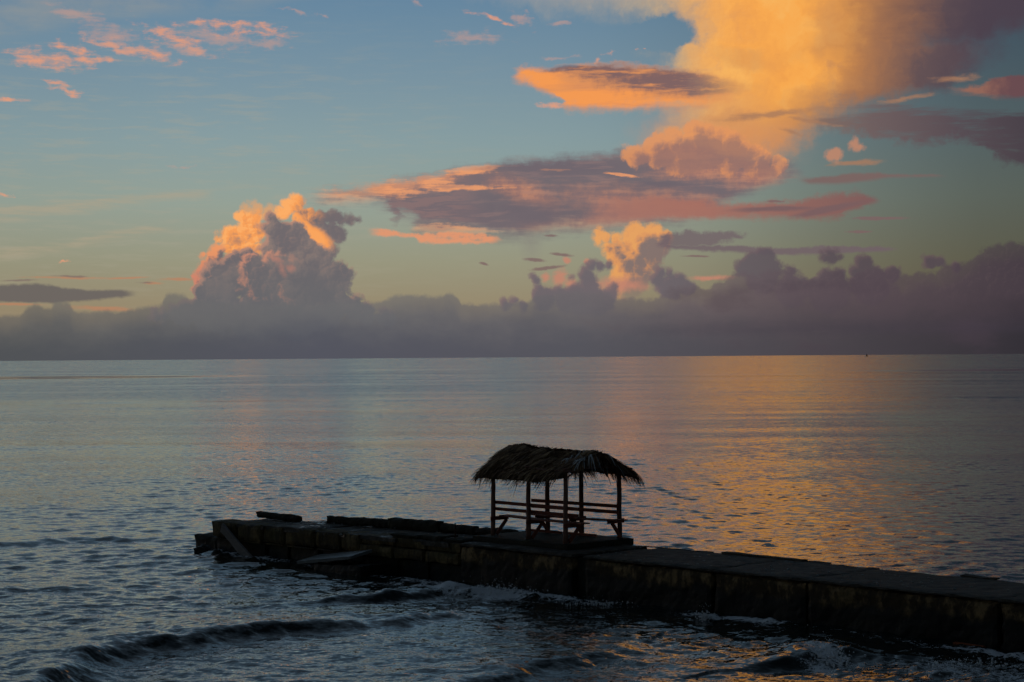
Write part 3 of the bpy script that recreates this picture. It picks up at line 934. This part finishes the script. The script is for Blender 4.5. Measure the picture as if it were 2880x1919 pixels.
    Z += foam * (.02 + .035 * patch(.10, .12, 31) + .03 * patch(.25, .3, 32)) * (foam > .25)
    co = np.empty((X.size, 3), np.float32)
    co[:, 0] = (X + DX).ravel()
    co[:, 1] = (Y + DY).ravel()
    co[:, 2] = Z.ravel()
    nr, nc = X.shape
    idx = np.arange(nr * nc, dtype=np.int32).reshape(nr, nc)
    quads = np.stack([idx[:-1, :-1], idx[:-1, 1:], idx[1:, 1:], idx[1:, :-1]], -1).reshape(-1, 4)
    me = bpy.data.meshes.new('sea')
    me.vertices.add(len(co))
    me.vertices.foreach_set('co', co.ravel())
    me.loops.add(quads.size)
    me.loops.foreach_set('vertex_index', quads.ravel())
    me.polygons.add(len(quads))
    me.polygons.foreach_set('loop_start', np.arange(0, quads.size, 4, dtype=np.int32))
    me.polygons.foreach_set('use_smooth', np.ones(len(quads), dtype=bool))
    me.update()
    at = me.attributes.new('foam', 'FLOAT', 'POINT')
    at.data.foreach_set('value', foam.ravel().astype(np.float32))
    o = bpy.data.objects.new('sea', me)
    COL.objects.link(o)
    props(o, 'rippled dusk sea reaching to the horizon', None, None, 'structure')
    return o


def sea_mat():
    m, Tm, b = material('sea_water')
    nt = Tm.nt
    p, nrm = world_pos(Tm)
    x, y, z = Tm.sep(p)
    dist = Tm.vmath('LENGTH', Tm.vec(x, y))
    # wind ripples too small or too far for the mesh, as slopes
    r0 = Tm.vmath('SUBTRACT', Tm.noise(Tm.vmath('MULTIPLY', p, (9.0, 15.0, 4.0)), 1.0, 3.0, .6, color=True, dims='3D'), (.5, .5, .5))
    nearf = Tm.smooth(75, 38, dist)
    r1 = Tm.vmath('SUBTRACT', Tm.noise(Tm.vmath('MULTIPLY', p, (3.2, 6.4, 0.0)), 1.0, 4.0, .6, color=True), (.5, .5, .5))
    r2 = Tm.vmath('SUBTRACT', Tm.noise(Tm.vmath('MULTIPLY', p, (.55, 1.15, 0.0)), 1.0, 5.0, .62, color=True), (.5, .5, .5))
    r3 = Tm.vmath('SUBTRACT', Tm.noise(Tm.vmath('MULTIPLY', p, (.04, .10, 0.0)), 1.0, 3.0, .6, color=True), (.5, .5, .5))
    gst = Tm.noise(Tm.vmath('MULTIPLY', p, (.010, .028, 0.0)), 1.0, 5.0, .6)
    calm = Tm.smooth(.30, .68, gst) * .62 + .66
    far = Tm.smooth(70, 420, dist)
    slick = Tm.smooth(1.0, .55, Tm.vmath('LENGTH', Tm.vmath('MULTIPLY', Tm.vmath('SUBTRACT', p, (-165.0, 640.0, 0.0)), (.011, .014, 0.0)))).max(Tm.smooth(1.0, .5, Tm.vmath('LENGTH', Tm.vmath('MULTIPLY', Tm.vmath('SUBTRACT', p, (195.0, 678.0, 0.0)), (.0125, .016, 0.0)))))
    calm = calm * (slick * -.93 + 1.0)
    k1 = (far * .05 + nearf * .10 + .30) * calm
    k2 = (far * .30 + .06) * calm
    sl = Tm.vmath('ADD', Tm.vmath('SCALE', r1, scale=k1), Tm.vmath('SCALE', r2, scale=k2))
    sl = Tm.vmath('ADD', sl, Tm.vmath('SCALE', r3, scale=far * .045))
    sl = Tm.vmath('ADD', sl, Tm.vmath('SCALE', r0, scale=nearf * .42))
    # the wavelets run ashore: their steeper fronts face south
    sx, sy, _ = Tm.sep(sl)
    nv = Tm.vmath('NORMALIZE', Tm.vmath('ADD', nrm, Tm.vec(sx, sy - far * .058 * calm, 0.0)))
    at = Tm.new('ShaderNodeAttribute')
    at.attribute_name = 'foam'
    fo = E(Tm, at.outputs['Fac'])
    f1 = Tm.noise(Tm.vmath('MULTIPLY', p, (1.0, 1.6, 0.0)), 4.2, 8.0, .74, dist=.8)
    fp = Tm.vmath('ADD', Tm.vmath('MULTIPLY', p, (1.0, 1.0, 0.0)), Tm.vmath('SCALE', r2, scale=1.1))
    e1 = Tm.voronoi(fp, 2.3, 1.0, .6, feature='DISTANCE_TO_EDGE')
    e2 = Tm.voronoi(fp, 6.5, 0.0, .6, feature='DISTANCE_TO_EDGE')
    lace = e1.min(e2 * .7)
    tex = f1 * 1.75 + Tm.smooth(.0, .14, lace) * .34 - .28
    fm = Tm.smooth(.0, .22, fo * 1.22 - tex) * .85
    nt.nodes.remove(b)
    gl = Tm.new('ShaderNodeBsdfGlossy')
    gl.inputs['Roughness'].default_value = 0.0
    gl.inputs['Color'].default_value = (1, 1, 1, 1)
    nt.links.new(nv.s, gl.inputs['Normal'])
    deep = Tm.new('ShaderNodeBsdfDiffuse')         # light scattered back from below the surface
    deep.inputs['Color'].default_value = (.008, .014, .013, 1)
    fr = Tm.new('ShaderNodeFresnel')
    fr.inputs['IOR'].default_value = 1.333
    nt.links.new(nv.s, fr.inputs['Normal'])
    w = Tm.new('ShaderNodeMixShader')
    nt.links.new(fr.outputs[0], w.inputs[0])
    nt.links.new(deep.outputs[0], w.inputs[1])
    nt.links.new(gl.outputs[0], w.inputs[2])
    df = Tm.new('ShaderNodeBsdfDiffuse')
    df.inputs['Color'].default_value = (.82, .82, .84, 1)
    mx = Tm.new('ShaderNodeMixShader')
    nt.links.new(fm.s, mx.inputs[0])
    nt.links.new(w.outputs[0], mx.inputs[1])
    nt.links.new(df.outputs[0], mx.inputs[2])
    nt.links.new(mx.outputs[0], nt.nodes['Material Output'].inputs[0])
    return m


sea = build_sea()
sea.data.materials.append(sea_mat())

# ------------------------------------------------------------------ the pier
DZ = 1.05                                   # deck height over the water
pier = empty('concrete_pier', -36.0, 33.7, 0.0, 'long dark weathered concrete pier running out from the right with its broken end at left', 'pier')


def L(s, t, z):
    return (s + 36.0, t - 33.7, z)


def pier_part(name, lo, hi, mat, step=.16, amp=.02, chip=.03, label=None, skew=None):
    bm = bmesh.new()
    rough_box(bm, L(*lo), L(*hi), step, amp, 1.7, random.uniform(0, 50), chip, skew)
    o = link_mesh(name, bm, mat, pier)
    if label:
        o['label'] = label
    return o


# wall panels and the piers between them, deck bays, coping
edges = [(-36.75, -32.62), (-32.20, -28.10), (-28.03, -25.4), (-25.37, -20.6), (-20.57, -17.4), (-17.37, -12.4), (-12.37, -5.0)]
for a, c in edges:
    pier_part('wall_panel', (a, 32.46, -0.9), (c, 32.95, DZ - .10), M_WALL, .13, .045, .05)
for (a, c), (a2, c2) in zip(edges[:-1], edges[1:]):
    pier_part('wall_pier', (c + .01, 32.66, -0.9), (a2 - .01, 32.95, DZ - .10), M_DARK, .2, .02, .01)
for a, c in edges:
    pier_part('deck_slab', (a + .004, 32.40, DZ - .098), (c + .09, 35.12 + random.uniform(-.05, .05), DZ + random.uniform(-.008, .008)), M_DECK, .14, .022, .045)
    pier_part('back_wall', (a, 34.6, -0.9), (c, 35.05, DZ - .102), M_DARK, .5, .02, .02)
pier_part('kerb', (-29.9, 34.90, DZ - .02), (-27.4, 35.13, DZ + .055), M_DECK, .18, .02, .02)
pier_part('kerb', (-27.35, 34.95, DZ - .02), (-26.7, 35.12, DZ + .03), M_DECK, .18, .01, .02)
pier_part('kerb', (-23.1, 34.9, DZ - .02), (-22.2, 35.13, DZ + .05), M_DECK, .12, .03, .04)
pier_part('kerb', (-32.6, 34.97, DZ - .02), (-30.3, 35.12, DZ + .02), M_DECK, .2, .015, .02)


# broken outer end: courses of blocks, sagging deck, stumps of the back kerb
def front(s):
    return 32.05 + .4 * min(1.0, max(0.0, (s + 47.4) / 10.0))


def back(s):
    return 34.0 + .8 * min(1.0, max(0.0, (s + 47.4) / 9.0))


s0 = -47.75
widths = [1.30, 1.25, 1.05, 1.40, 1.10, .85]
for w in widths:
    f = front(s0 + w / 2) + random.uniform(-.03, .03)
    pier_part('wall_block', (s0, f, .50 + random.uniform(-.02, .02)), (s0 + w - .025, f + .85, DZ - .05), M_BLOCK, .12, .035, .05)
    pier_part('wall_block', (s0 + .12, f + .10, -.6), (s0 + w + .06, f + .9, .485), M_DARK, .2, .03, .04)
    pier_part('ledge', (s0 + .10, f - .015, .46), (s0 + w - .04, f + .22, .498), M_BLOCK, .2, .012, .01)
    s0 += w
while s0 < -36.9:
    w = min(random.uniform(1.1, 1.6), -36.76 - s0)
    f = front(s0 + w / 2)
    pier_part('wall_block', (s0, f + .02, .76), (s0 + w - .02, f + .85, DZ - .04), M_BLOCK, .13, .03, .03)
    pier_part('wall_block', (s0 + .01, f - .07, .44), (s0 + w - .015, f + .8, .745), M_BLOCK, .13, .03, .04)
    pier_part('wall_block', (s0, f + .10, -.7), (s0 + w + .04, f + .8, .43), M_DARK, .2, .03, .03)
    s0 += w
s0 = -47.3
while s0 < -36.8:
    w = min(random.uniform(1.7, 2.5), -36.76 - s0)
    z = DZ - .035 + random.uniform(-.025, .02)
    pier_part('deck_slab', (s0, front(s0) + .03, .86), (s0 + w - .015, back(s0 + w / 2), z), M_DECK, .16, .022, .035)
    pier_part('back_wall', (s0, back(s0) - .5, -.7), (s0 + w - .02, back(s0) - .06, .855), M_DARK, .4, .03, .03)
    s0 += w


def kerb_piece(s_a, s_b, t_a, t_b, h, w=.22, z0=DZ - .04, tilt=0.0):
    bm = bmesh.new()

    def sk(p):
        f = (p.x - (s_a + 36)) / (s_b - s_a)
        return Vector((p.x, p.y + (t_b - t_a) * f, p.z + tilt * (1 - f)))
    rough_box(bm, L(s_a, t_a - w, z0), L(s_b, t_a, z0 + h), .09, .035, 3.0, random.uniform(0, 50), .05, sk)
    return link_mesh('kerb', bm, M_DARK, pier)


kerb_piece(-47.15, -45.25, 33.5, 33.72, .20, .24, DZ - .06, .05)
kerb_piece(-44.2, -41.6, 33.98, 34.22, .24, .26)
kerb_piece(-41.58, -39.6, 34.22, 34.42, .31, .30)
kerb_piece(-39.57, -38.2, 34.42, 34.52, .26, .28)
kerb_piece(-38.18, -36.78, 34.52, 34.66, .22, .30)
# crumbled top layer beside the hut
for a, c, t0_, t1_, h in ((-39.7, -38.5, 32.44, 33.0, .10), (-38.46, -37.6, 32.48, 33.15, .13), (-37.55, -36.85, 32.5, 33.3, .09)):
    pier_part('broken_topping', (a, t0_, DZ - .05), (c, t1_, DZ - .03 + h), M_DARK, .1, .03, .05)

# ------------------------------------------------------------------ loose concrete round the broken end
def loose(name, lo, hi, mat, label, category, step=.12, amp=.03, chip=.05, rot=(0, 0, 0), skew=None, group=None):
    c = [(lo[i] + hi[i]) / 2 for i in range(3)]
    bm = bmesh.new()
    rough_box(bm, [lo[i] - c[i] for i in range(3)], [hi[i] - c[i] for i in range(3)], step, amp, 2.4, random.uniform(0, 40), chip, skew)
    o = link_mesh(name, bm, mat)
    o.location = P3(c[0], c[1], c[2])
    o.rotation_euler = (Matrix.Rotation(PIER_ROT, 3, 'Z') @ Matrix.Rotation(rot[1], 3, 'Y') @ Matrix.Rotation(rot[0], 3, 'X') @ Matrix.Rotation(rot[2], 3, 'Z')).to_euler()
    return props(o, label, category, group)


# plank leaning against the end of the wall
bm = bmesh.new()
board(bm, L(-47.0, 31.96, .84), L(-44.85, 31.74, -.20), .07, .27, .01, 8, 3.0)
pl = link_mesh('fallen_plank', bm, M_GREY)
pl.location, pl.rotation_euler = pier.location, pier.rotation_euler
props(pl, 'grey plank leaning from the broken pier end down into the water', 'plank')
loose('broken_slab', (-42.4, 31.3, .36), (-39.95, 32.1, .45), M_SLICK, 'pale wet slab tilted into the water at the foot of the pier', 'slab', .12, .008, .01, (0.16, -.13, 0))
loose('concrete_block', (-41.6, 31.30, -.5), (-39.5, 32.1, .27), M_DARK, 'dark square block under the pale tilted slab', 'block', .14, .03, .04, (0, -.05, 0))
loose('concrete_block', (-49.0, 32.25, -.5), (-47.7, 33.0, .50), M_DARK, 'low dark block standing out beyond the left end of the pier', 'block', .12, .05, .07, (0, .03, 0))
for i, (s_, t_, r_, lab) in enumerate(((-47.7, 31.75, .30, 'rounded weedy rock left of the leaning plank'), (-46.7, 31.62, .20, 'small wet rock close under the leaning plank'), (-46.15, 31.5, .16, 'smallest wet rock near the foot of the leaning plank'))):
    bm = bmesh.new()
    bmesh.ops.create_icosphere(bm, subdivisions=3, radius=r_)
    for v in bm.verts:
        v.co *= 1 + .35 * mnoise.fractal(v.co / r_ * 1.3 + Vector((i * 7, 0, 3)), .8, 2.1, 4)
        v.co.z *= .75
    o = link_mesh('rock', bm, M_ROCK)
    o.location = P3(s_, t_, .06)
    props(o, lab, 'rock', 'rocks at the broken pier end')
bm = bmesh.new()
tube(bm, [(0, 0, -.1), (.004, 0, .2), (0, .006, .46)], [.022, .02, .018], 7)
rod = link_mesh('steel_rod', bm, M_STEEL)
rod.location = P3(-37.25, 32.72, DZ)
props(rod, 'thin rusty steel rod standing upright in the pier deck', 'rod')

bm = bmesh.new()
board(bm, L(-21.5, 32.28, .06), L(-20.8, 32.30, .05), .10, .05, 0, 8, 5.0)
o = link_mesh('driftwood_plank', bm, wood_mat('orange_wood', lin(.30, .08, .035), lin(.45, .13, .06), (2.0, 30.0, 30.0)))
o.location, o.rotation_euler = pier.location, pier.rotation_euler
props(o, 'orange brown strip of driftwood afloat against the dark pier wall', 'plank')

# pebbles, shell and coral scattered on the deck
bm = bmesh.new()
rd = random.Random(3)
for q in range(420):
    s_ = rd.uniform(-46.5, -18) if q % 3 else rd.gauss(-27, 3.5)
    t_ = rd.uniform(front(s_) + .1 if s_ < -37 else 32.55, back(s_) - .15 if s_ < -37 else 35.0)
    r_ = rd.choice((.008, .012, .012, .018, .03))
    mtx = Matrix.Translation(L(s_, t_, DZ - .01 + r_ * .3)) @ Matrix.Rotation(rd.uniform(0, 6.28), 4, 'Z') @ Matrix.Diagonal((r_ * rd.uniform(.7, 1.6), r_, r_ * .6, 1))
    bmesh.ops.create_icosphere(bm, subdivisions=1, radius=1.0, matrix=mtx)
o = link_mesh('deck_pebbles', bm, M_SLICK)
o.location, o.rotation_euler = pier.location, pier.rotation_euler
props(o, 'pale pebbles and coral bits strewn over the pier deck', None, None, 'stuff')

# ------------------------------------------------------------------ hut base
bm = bmesh.new()
rough_box(bm, (-1.77, -1.22, -.05), (1.78, 1.23, .15), .12, .014, 1.9, 7.0, .02)
hb = link_mesh('hut_base', bm, M_DARK)
hb.location = P3(-35.0, 34.12, DZ)
hb.rotation_euler = (0, 0, PIER_ROT)
props(hb, 'low concrete slab under the thatched hut on the pier', 'base slab')

# ------------------------------------------------------------------ the thatched hut
HZ = DZ + .15
hut = empty('thatched_hut', -35.0, 34.1, HZ, 'open wooden hut with a shaggy palm thatch roof and two benches on the pier', 'hut')


def H3(s, t, z):
    return Vector((s + 35.0, t - 34.1, z))


POSTS = [(-36.45, 33.35), (-34.95, 33.22), (-33.47, 33.10), (-35.93, 34.86), (-34.75, 34.96), (-33.50, 35.10)]
TOPS = [1.80, 1.80, 1.84, 1.82, 1.84, 1.82]
for i, ((s, t), h) in enumerate(zip(POSTS, TOPS)):
    bm = bmesh.new()
    lean = ((.03, .0), (.0, .01), (.015, .0), (-.01, 0), (.0, 0), (-.02, .01))[i]
    n = 7
    pts = [H3(s + lean[0] * k / n + .022 * mnoise.noise(Vector((i * 5, k * .5, 1))), t + lean[1] * k / n + .022 * mnoise.noise(Vector((i * 5, k * .6, 9))), -.03 + (h + .03) * k / n) for k in range(n + 1)]
    tube(bm, pts, [.066 - .010 * k / n for k in range(n + 1)], 10, .16, i * 3.1)
    link_mesh('post', bm, M_POST, hut, True)


def hut_pole(name, p0, p1, r, seed=0.0):
    bm = bmesh.new()
    p0, p1 = H3(*p0), H3(*p1)
    pts = [p0.lerp(p1, k / 5) + Vector((0, 0, .010 * mnoise.noise(Vector((k * .8, seed, 0))))) for k in range(6)]
    tube(bm, pts, [r * (1 - .02 * k) for k in range(6)], 8, .08, seed)
    return link_mesh(name, bm, M_POST, hut, True)


def hut_board(name, p0, p1, w, h, sag=0.0, mat=M_PLANK):
    bm = bmesh.new()
    board(bm, H3(*p0), H3(*p1), w, h, sag, 7, random.uniform(0, 30))
    return link_mesh(name, bm, mat, hut)


hut_pole('eave_beam', (-36.75, 33.32, 1.80), (-33.05, 33.03, 1.82), .035, 1)
hut_pole('eave_beam', (-36.35, 34.90, 1.84), (-33.05, 35.10, 1.80), .035, 2)
for s, ta, tb in ((-36.4, 33.25, 34.95), (-34.9, 33.1, 35.05), (-33.42, 33.0, 35.2)):
    hut_pole('tie_beam', (s, ta, 1.87), (s, tb, 1.86), .03, s)
hut_pole('ridge_pole', (-36.6, 34.08, 2.32), (-33.2, 34.12, 2.20), .035, 5)
for s, z in ((-36.45, 2.33), (-35.6, 2.31), (-34.9, 2.28), (-34.1, 2.24), (-33.35, 2.21)):
    hut_pole('rafter', (s, 32.98, 1.62), (s, 34.08, z), .022, s * 2)
    hut_pole('rafter', (s, 35.28, 1.62), (s, 34.12, z), .022, s * 3)
hut_board('hanging_stick', (-33.95, 35.0, 1.74), (-33.80, 34.98, 1.58), .03, .045)

# near bench (backs to the camera) and far bench
for z in (.865, .695):
    hut_board('backrest_board', (-36.47, 33.43, z), (-33.10, 33.19, z + .01), .028, .085)
for z in (.82, .665):
    hut_board('backrest_board', (-36.45, 34.76, z + .02), (-33.45, 35.02, z), .028, .088)
for k in range(2):
    hut_board('seat_board', (-36.32, 33.53 + .17 * k, .515), (-33.05, 33.30 + .17 * k, .50), .155, .030, .012)
    hut_board('seat_board', (-36.25, 34.42 + .17 * k, .51), (-33.02, 34.66 + .17 * k, .50), .155, .030, .035)
for (s, t) in POSTS[:3]:
    hut_board('seat_bearer', (s + .055, t - .12, .445), (s + .055, t + .50, .445), .045, .10)
    hut_board('brace', (s + .06, t + .44, .40), (s + .06, t + .07, .03), .05, .085)
for (s, t) in POSTS[3:]:
    hut_board('seat_bearer', (s + .055, t + .10, .445), (s + .055, t - .50, .445), .045, .11)
    hut_board('brace', (s + .06, t - .34, .40), (s + .06, t - .03, .02), .05, .085)
hut_board('bench_leg', (-36.3, 34.5, 0.0), (-36.3, 34.5, .46), .07, .05)
hut_board('foot_rail', (-36.45, 34.55, .06), (-35.2, 34.66, .05), .05, .06)
hut_board('foot_rail', (-35.0, 34.72, .05), (-34.05, 34.80, .04), .05, .06)


# thatch: overlapping courses of split palm leaf
def roof_point(f, d, side):
    """f 0..1 along the ridge (left to right), d 0..1 down the slope, side -1 near, +1 far"""
    s = -36.62 + f * (3.40 if side < 0 else 3.50)
    zr = 2.40 - .14 * f
    run = 1.22 + (.10 if side < 0 else .14) - (.10 * max(0.0, f - .8) / .2 if side < 0 else 0.0)
    drop = (.83 - .11 * f - .20 * max(0.0, f - .7) / .3) if side < 0 else .64
    zz = zr - .12 * drop * d - .88 * drop * d ** 1.25
    sag = -.05 * math.sin(math.pi * f) * (1 - d) + .035 * mnoise.noise(Vector((f * 7.0, d * 2.5, side * 4.0)))
    if f < .12:
        zz -= .15 * (1 - f / .12) ** 1.6 * (1 - .6 * d)
    if side > 0 and f > .9:
        zz -= .05 * ((f - .9) / .1)
    return H3(s, 34.1 + side * run * d, zz + sag)


def blades(bm, lay, root, direction, n, length, width, spread, droop, tones, rg):
    """a bundle of narrow leaf strips fanning from root along direction"""
    for _ in range(n):
        d = (direction + Vector((rg.gauss(0, spread), rg.gauss(0, spread), rg.gauss(0, spread * .5)))).normalized()
        l = length * rg.uniform(.6, 1.15)
        w = width * rg.uniform(.6, 1.3)
        side = d.cross(Vector((rg.gauss(0, .3), rg.gauss(0, .3), 1))).normalized()
        tone = min(1, max(0, rg.gauss(*tones)))
        p = root + Vector((rg.gauss(0, .03), rg.gauss(0, .03), rg.gauss(0, .012)))
        prev = None
        for k in range(4):
            f = k / 3
            c = p + d * (l * f) + Vector((0, 0, -droop * l * f * f))
            ww = w * (1 - .75 * f) * .5
            a, b_ = bm.verts.new(c - side * ww), bm.verts.new(c + side * ww)
            a[lay] = b_[lay] = tone
            if prev:
                bm.faces.new((prev[0], prev[1], b_, a))
            prev = (a, b_)


def thatch_object(name, bm, mat, parent):
    me = bpy.data.meshes.new(name)
    bm.to_mesh(me)
    bm.free()
    me.materials.append(mat)
    o = bpy.data.objects.new(name, me)
    COL.objects.link(o)
    o.parent = parent
    return o


rg = random.Random(4)
for side in (-1, 1):
    bm = bmesh.new()
    lay = bm.verts.layers.float.new('tone')
    # the packed body of the roof
    nf, nd = 40, 14
    for zoff in (-.04, -.09):
        g = [[bm.verts.new(roof_point(i / nf, .02 + .92 * j / nd, side) + Vector((0, 0, zoff + .02 * mnoise.noise(Vector((i * .9, j * .9, zoff * 40)))))) for j in range(nd + 1)] for i in range(nf + 1)]
        for row in g:
            for v in row:
                v[lay] = .15
        for i in range(nf):
            for j in range(nd):
                if side < 0 and i > nf * .93 and j > nd * .75:
                    continue
                bm.faces.new((g[i][j], g[i + 1][j], g[i + 1][j + 1], g[i][j + 1]))
    # courses of leaf
    for c in range(13):
        d0 = .0 + .84 * c / 12
        for q in range(95):
            f = min(1.0, max(0.0, (q + rg.uniform(0, 1)) / 95))
            root = roof_point(f, max(0, d0 + rg.gauss(0, .03)), side)
            ahead = roof_point(f, d0 + .16, side)
            dirn = (ahead - root).normalized()
            dirn += Vector((-.55 if side < 0 else .18, 0, 0)) * rg.uniform(.4, 1.2)
            dirn.normalize()
            edge = c >= 11
            clump = mnoise.noise(Vector((q * .11, c * .45, side * 9.0)))
            ragged = 1.0 + 1.1 * mnoise.noise(Vector((q * .16, 3.7, side * 2.0)))
            root.z += .035 * clump
            if side < 0 and f > .93 and c > 9:
                continue
            blades(bm, lay, root + Vector((0, 0, .012)), dirn, 4 if not edge else 5, .40 if not edge else .34 * ragged, .034, .17 if not edge else .26, .12 if not edge else .40,
                   (.44 + .55 * clump, .22), rg)
    # ragged fringe at the gable ends
    for f, sx in ((0.0, -1), (1.0, 1)):
        for q in range(60):
            d = rg.uniform(0, .95 if not (side < 0 and sx > 0) else .8)
            root = roof_point(f, d, side) + Vector((-.04 * sx, 0, -.03))
            blades(bm, lay, root, Vector((.75 * sx, .55 * side * (1 if sx > 0 else .6), -.55)), 3, .22, .028, .25, .4, (.35, .2), rg)
    o = thatch_object('thatch', bm, M_THATCH, hut)
    o['kind'] = 'stuff'
    o['label'] = ('near' if side < 0 else 'far') + ' roof slope of dry brown palm thatch'
# ridge cap
bm = bmesh.new()
lay = bm.verts.layers.float.new('tone')
for q in range(150):
    f = rg.uniform(0, 1)
    side = rg.choice((-1, 1))
    root = roof_point(f, 0.0, side) + Vector((0, -side * .10, .03))
    blades(bm, lay, root, Vector((rg.uniform(-.8, .2), side * .8, -.2)), 3, .34, .03, .2, .35, (.35, .2), rg)
o = thatch_object('ridge_thatch', bm, M_THATCH, hut)
o['kind'] = 'stuff'
# grey fronds thrown over the right gable, caught sky light painted into their colour
for q in range(44):
    bm = bmesh.new()
    lay = bm.verts.layers.float.new('tone')
    f = rg.uniform(.80, 1.0)
    near = rg.random() < .55
    side = -1 if near else 1
    d = rg.uniform(.0, .55)
    root = roof_point(f, d, side) + Vector((0, 0, .05))
    blades(bm, lay, root, Vector((rg.uniform(-.1, .7), side * rg.uniform(.1, .9), rg.uniform(-.5, -.1))), 2, .46, .034, .25, .55, (.55, .25), rg)
    thatch_object('palm_frond', bm, M_FROND, hut)

# ------------------------------------------------------------------ spray thrown up at the wall
bm = bmesh.new()
rs = random.Random(9)
for cx_, cy_, n_, sx_, sy_, h_ in ((-0.45, 46.35, 420, .42, .25, .30), (-1.5, 46.9, 260, .5, .3, .18), (6.0, 36.2, 420, .25, .5, .34), (2.0, 44.1, 160, .5, .15, .16), (8.6, 34.9, 260, .8, .4, .16), (4.2, 41.3, 160, .12, .12, .34)):
    for _ in range(n_):
        u = abs(rs.gauss(0, .45))
        r_ = rs.choice((.006, .008, .011, .016, .022)) * (1.25 - min(u, .8))
        m_ = Matrix.Translation((cx_ + rs.gauss(0, sx_) * (1 - .4 * min(u, 1)), cy_ + rs.gauss(0, sy_), .04 + u * h_)) @ Matrix.Diagonal((r_, r_, r_ * rs.uniform(.7, 1.8), 1))
        bmesh.ops.create_icosphere(bm, subdivisions=1, radius=1.0, matrix=m_)
m_spray, Ts, bs = material('spray_drops')
bs.inputs['Base Color'].default_value = (.85, .85, .87, 1)
bs.inputs['Roughness'].default_value = .35
Ts.put(bs.inputs['Alpha'], .9)
o = link_mesh('sea_spray', bm, m_spray)
props(o, 'white spray and foam drops thrown up along the foot of the pier', None, None, 'stuff')

# ------------------------------------------------------------------ sailing boat far out
boat = bpy.data.objects.new('sailboat', None)
boat.location = (1145.0, 6025.0, 0.0)
COL.objects.link(boat)
props(boat, 'tiny dark sailing boat standing on the horizon at right', 'boat')
bm = bmesh.new()
prof = [(-3.6, .25), (-2.4, 1.0), (0, 1.25), (2.2, .9), (4.0, .05)]
rings = []
for x, w in prof:
    rings.append([bm.verts.new((x, -w, .9)), bm.verts.new((x, -w * .5, -.2)), bm.verts.new((x, w * .5, -.2)), bm.verts.new((x, w, .9))])
for a, c in zip(rings[:-1], rings[1:]):
    for k in range(4):
        bm.faces.new((a[k], a[(k + 1) % 4], c[(k + 1) % 4], c[k]))
bm.faces.new(rings[0][::-1])
bm.faces.new(rings[-1])
link_mesh('hull', bm, M_STEEL, boat)
bm = bmesh.new()
tube(bm, [(.4, 0, .5), (.4, 0, 9.6)], [.09, .05], 6)
link_mesh('mast', bm, M_STEEL, boat)
for name, tri in (('mainsail', ((.3, 0, 1.6), (-3.2, .35, 1.6), (.3, 0, 9.2))), ('jib', ((.6, 0, 7.6), (3.7, 0, 1.2), (.7, .3, 1.5)))):
    bm = bmesh.new()
    a = [bm.verts.new(Vector(p) + Vector((0, .03, 0))) for p in tri]
    c = [bm.verts.new(Vector(p) - Vector((0, .03, 0))) for p in tri]
    bm.faces.new(a)
    bm.faces.new(c[::-1])
    for k in range(3):
        bm.faces.new((a[k], a[(k + 1) % 3], c[(k + 1) % 3], c[k]))
    link_mesh(name, bm, M_STEEL, boat)
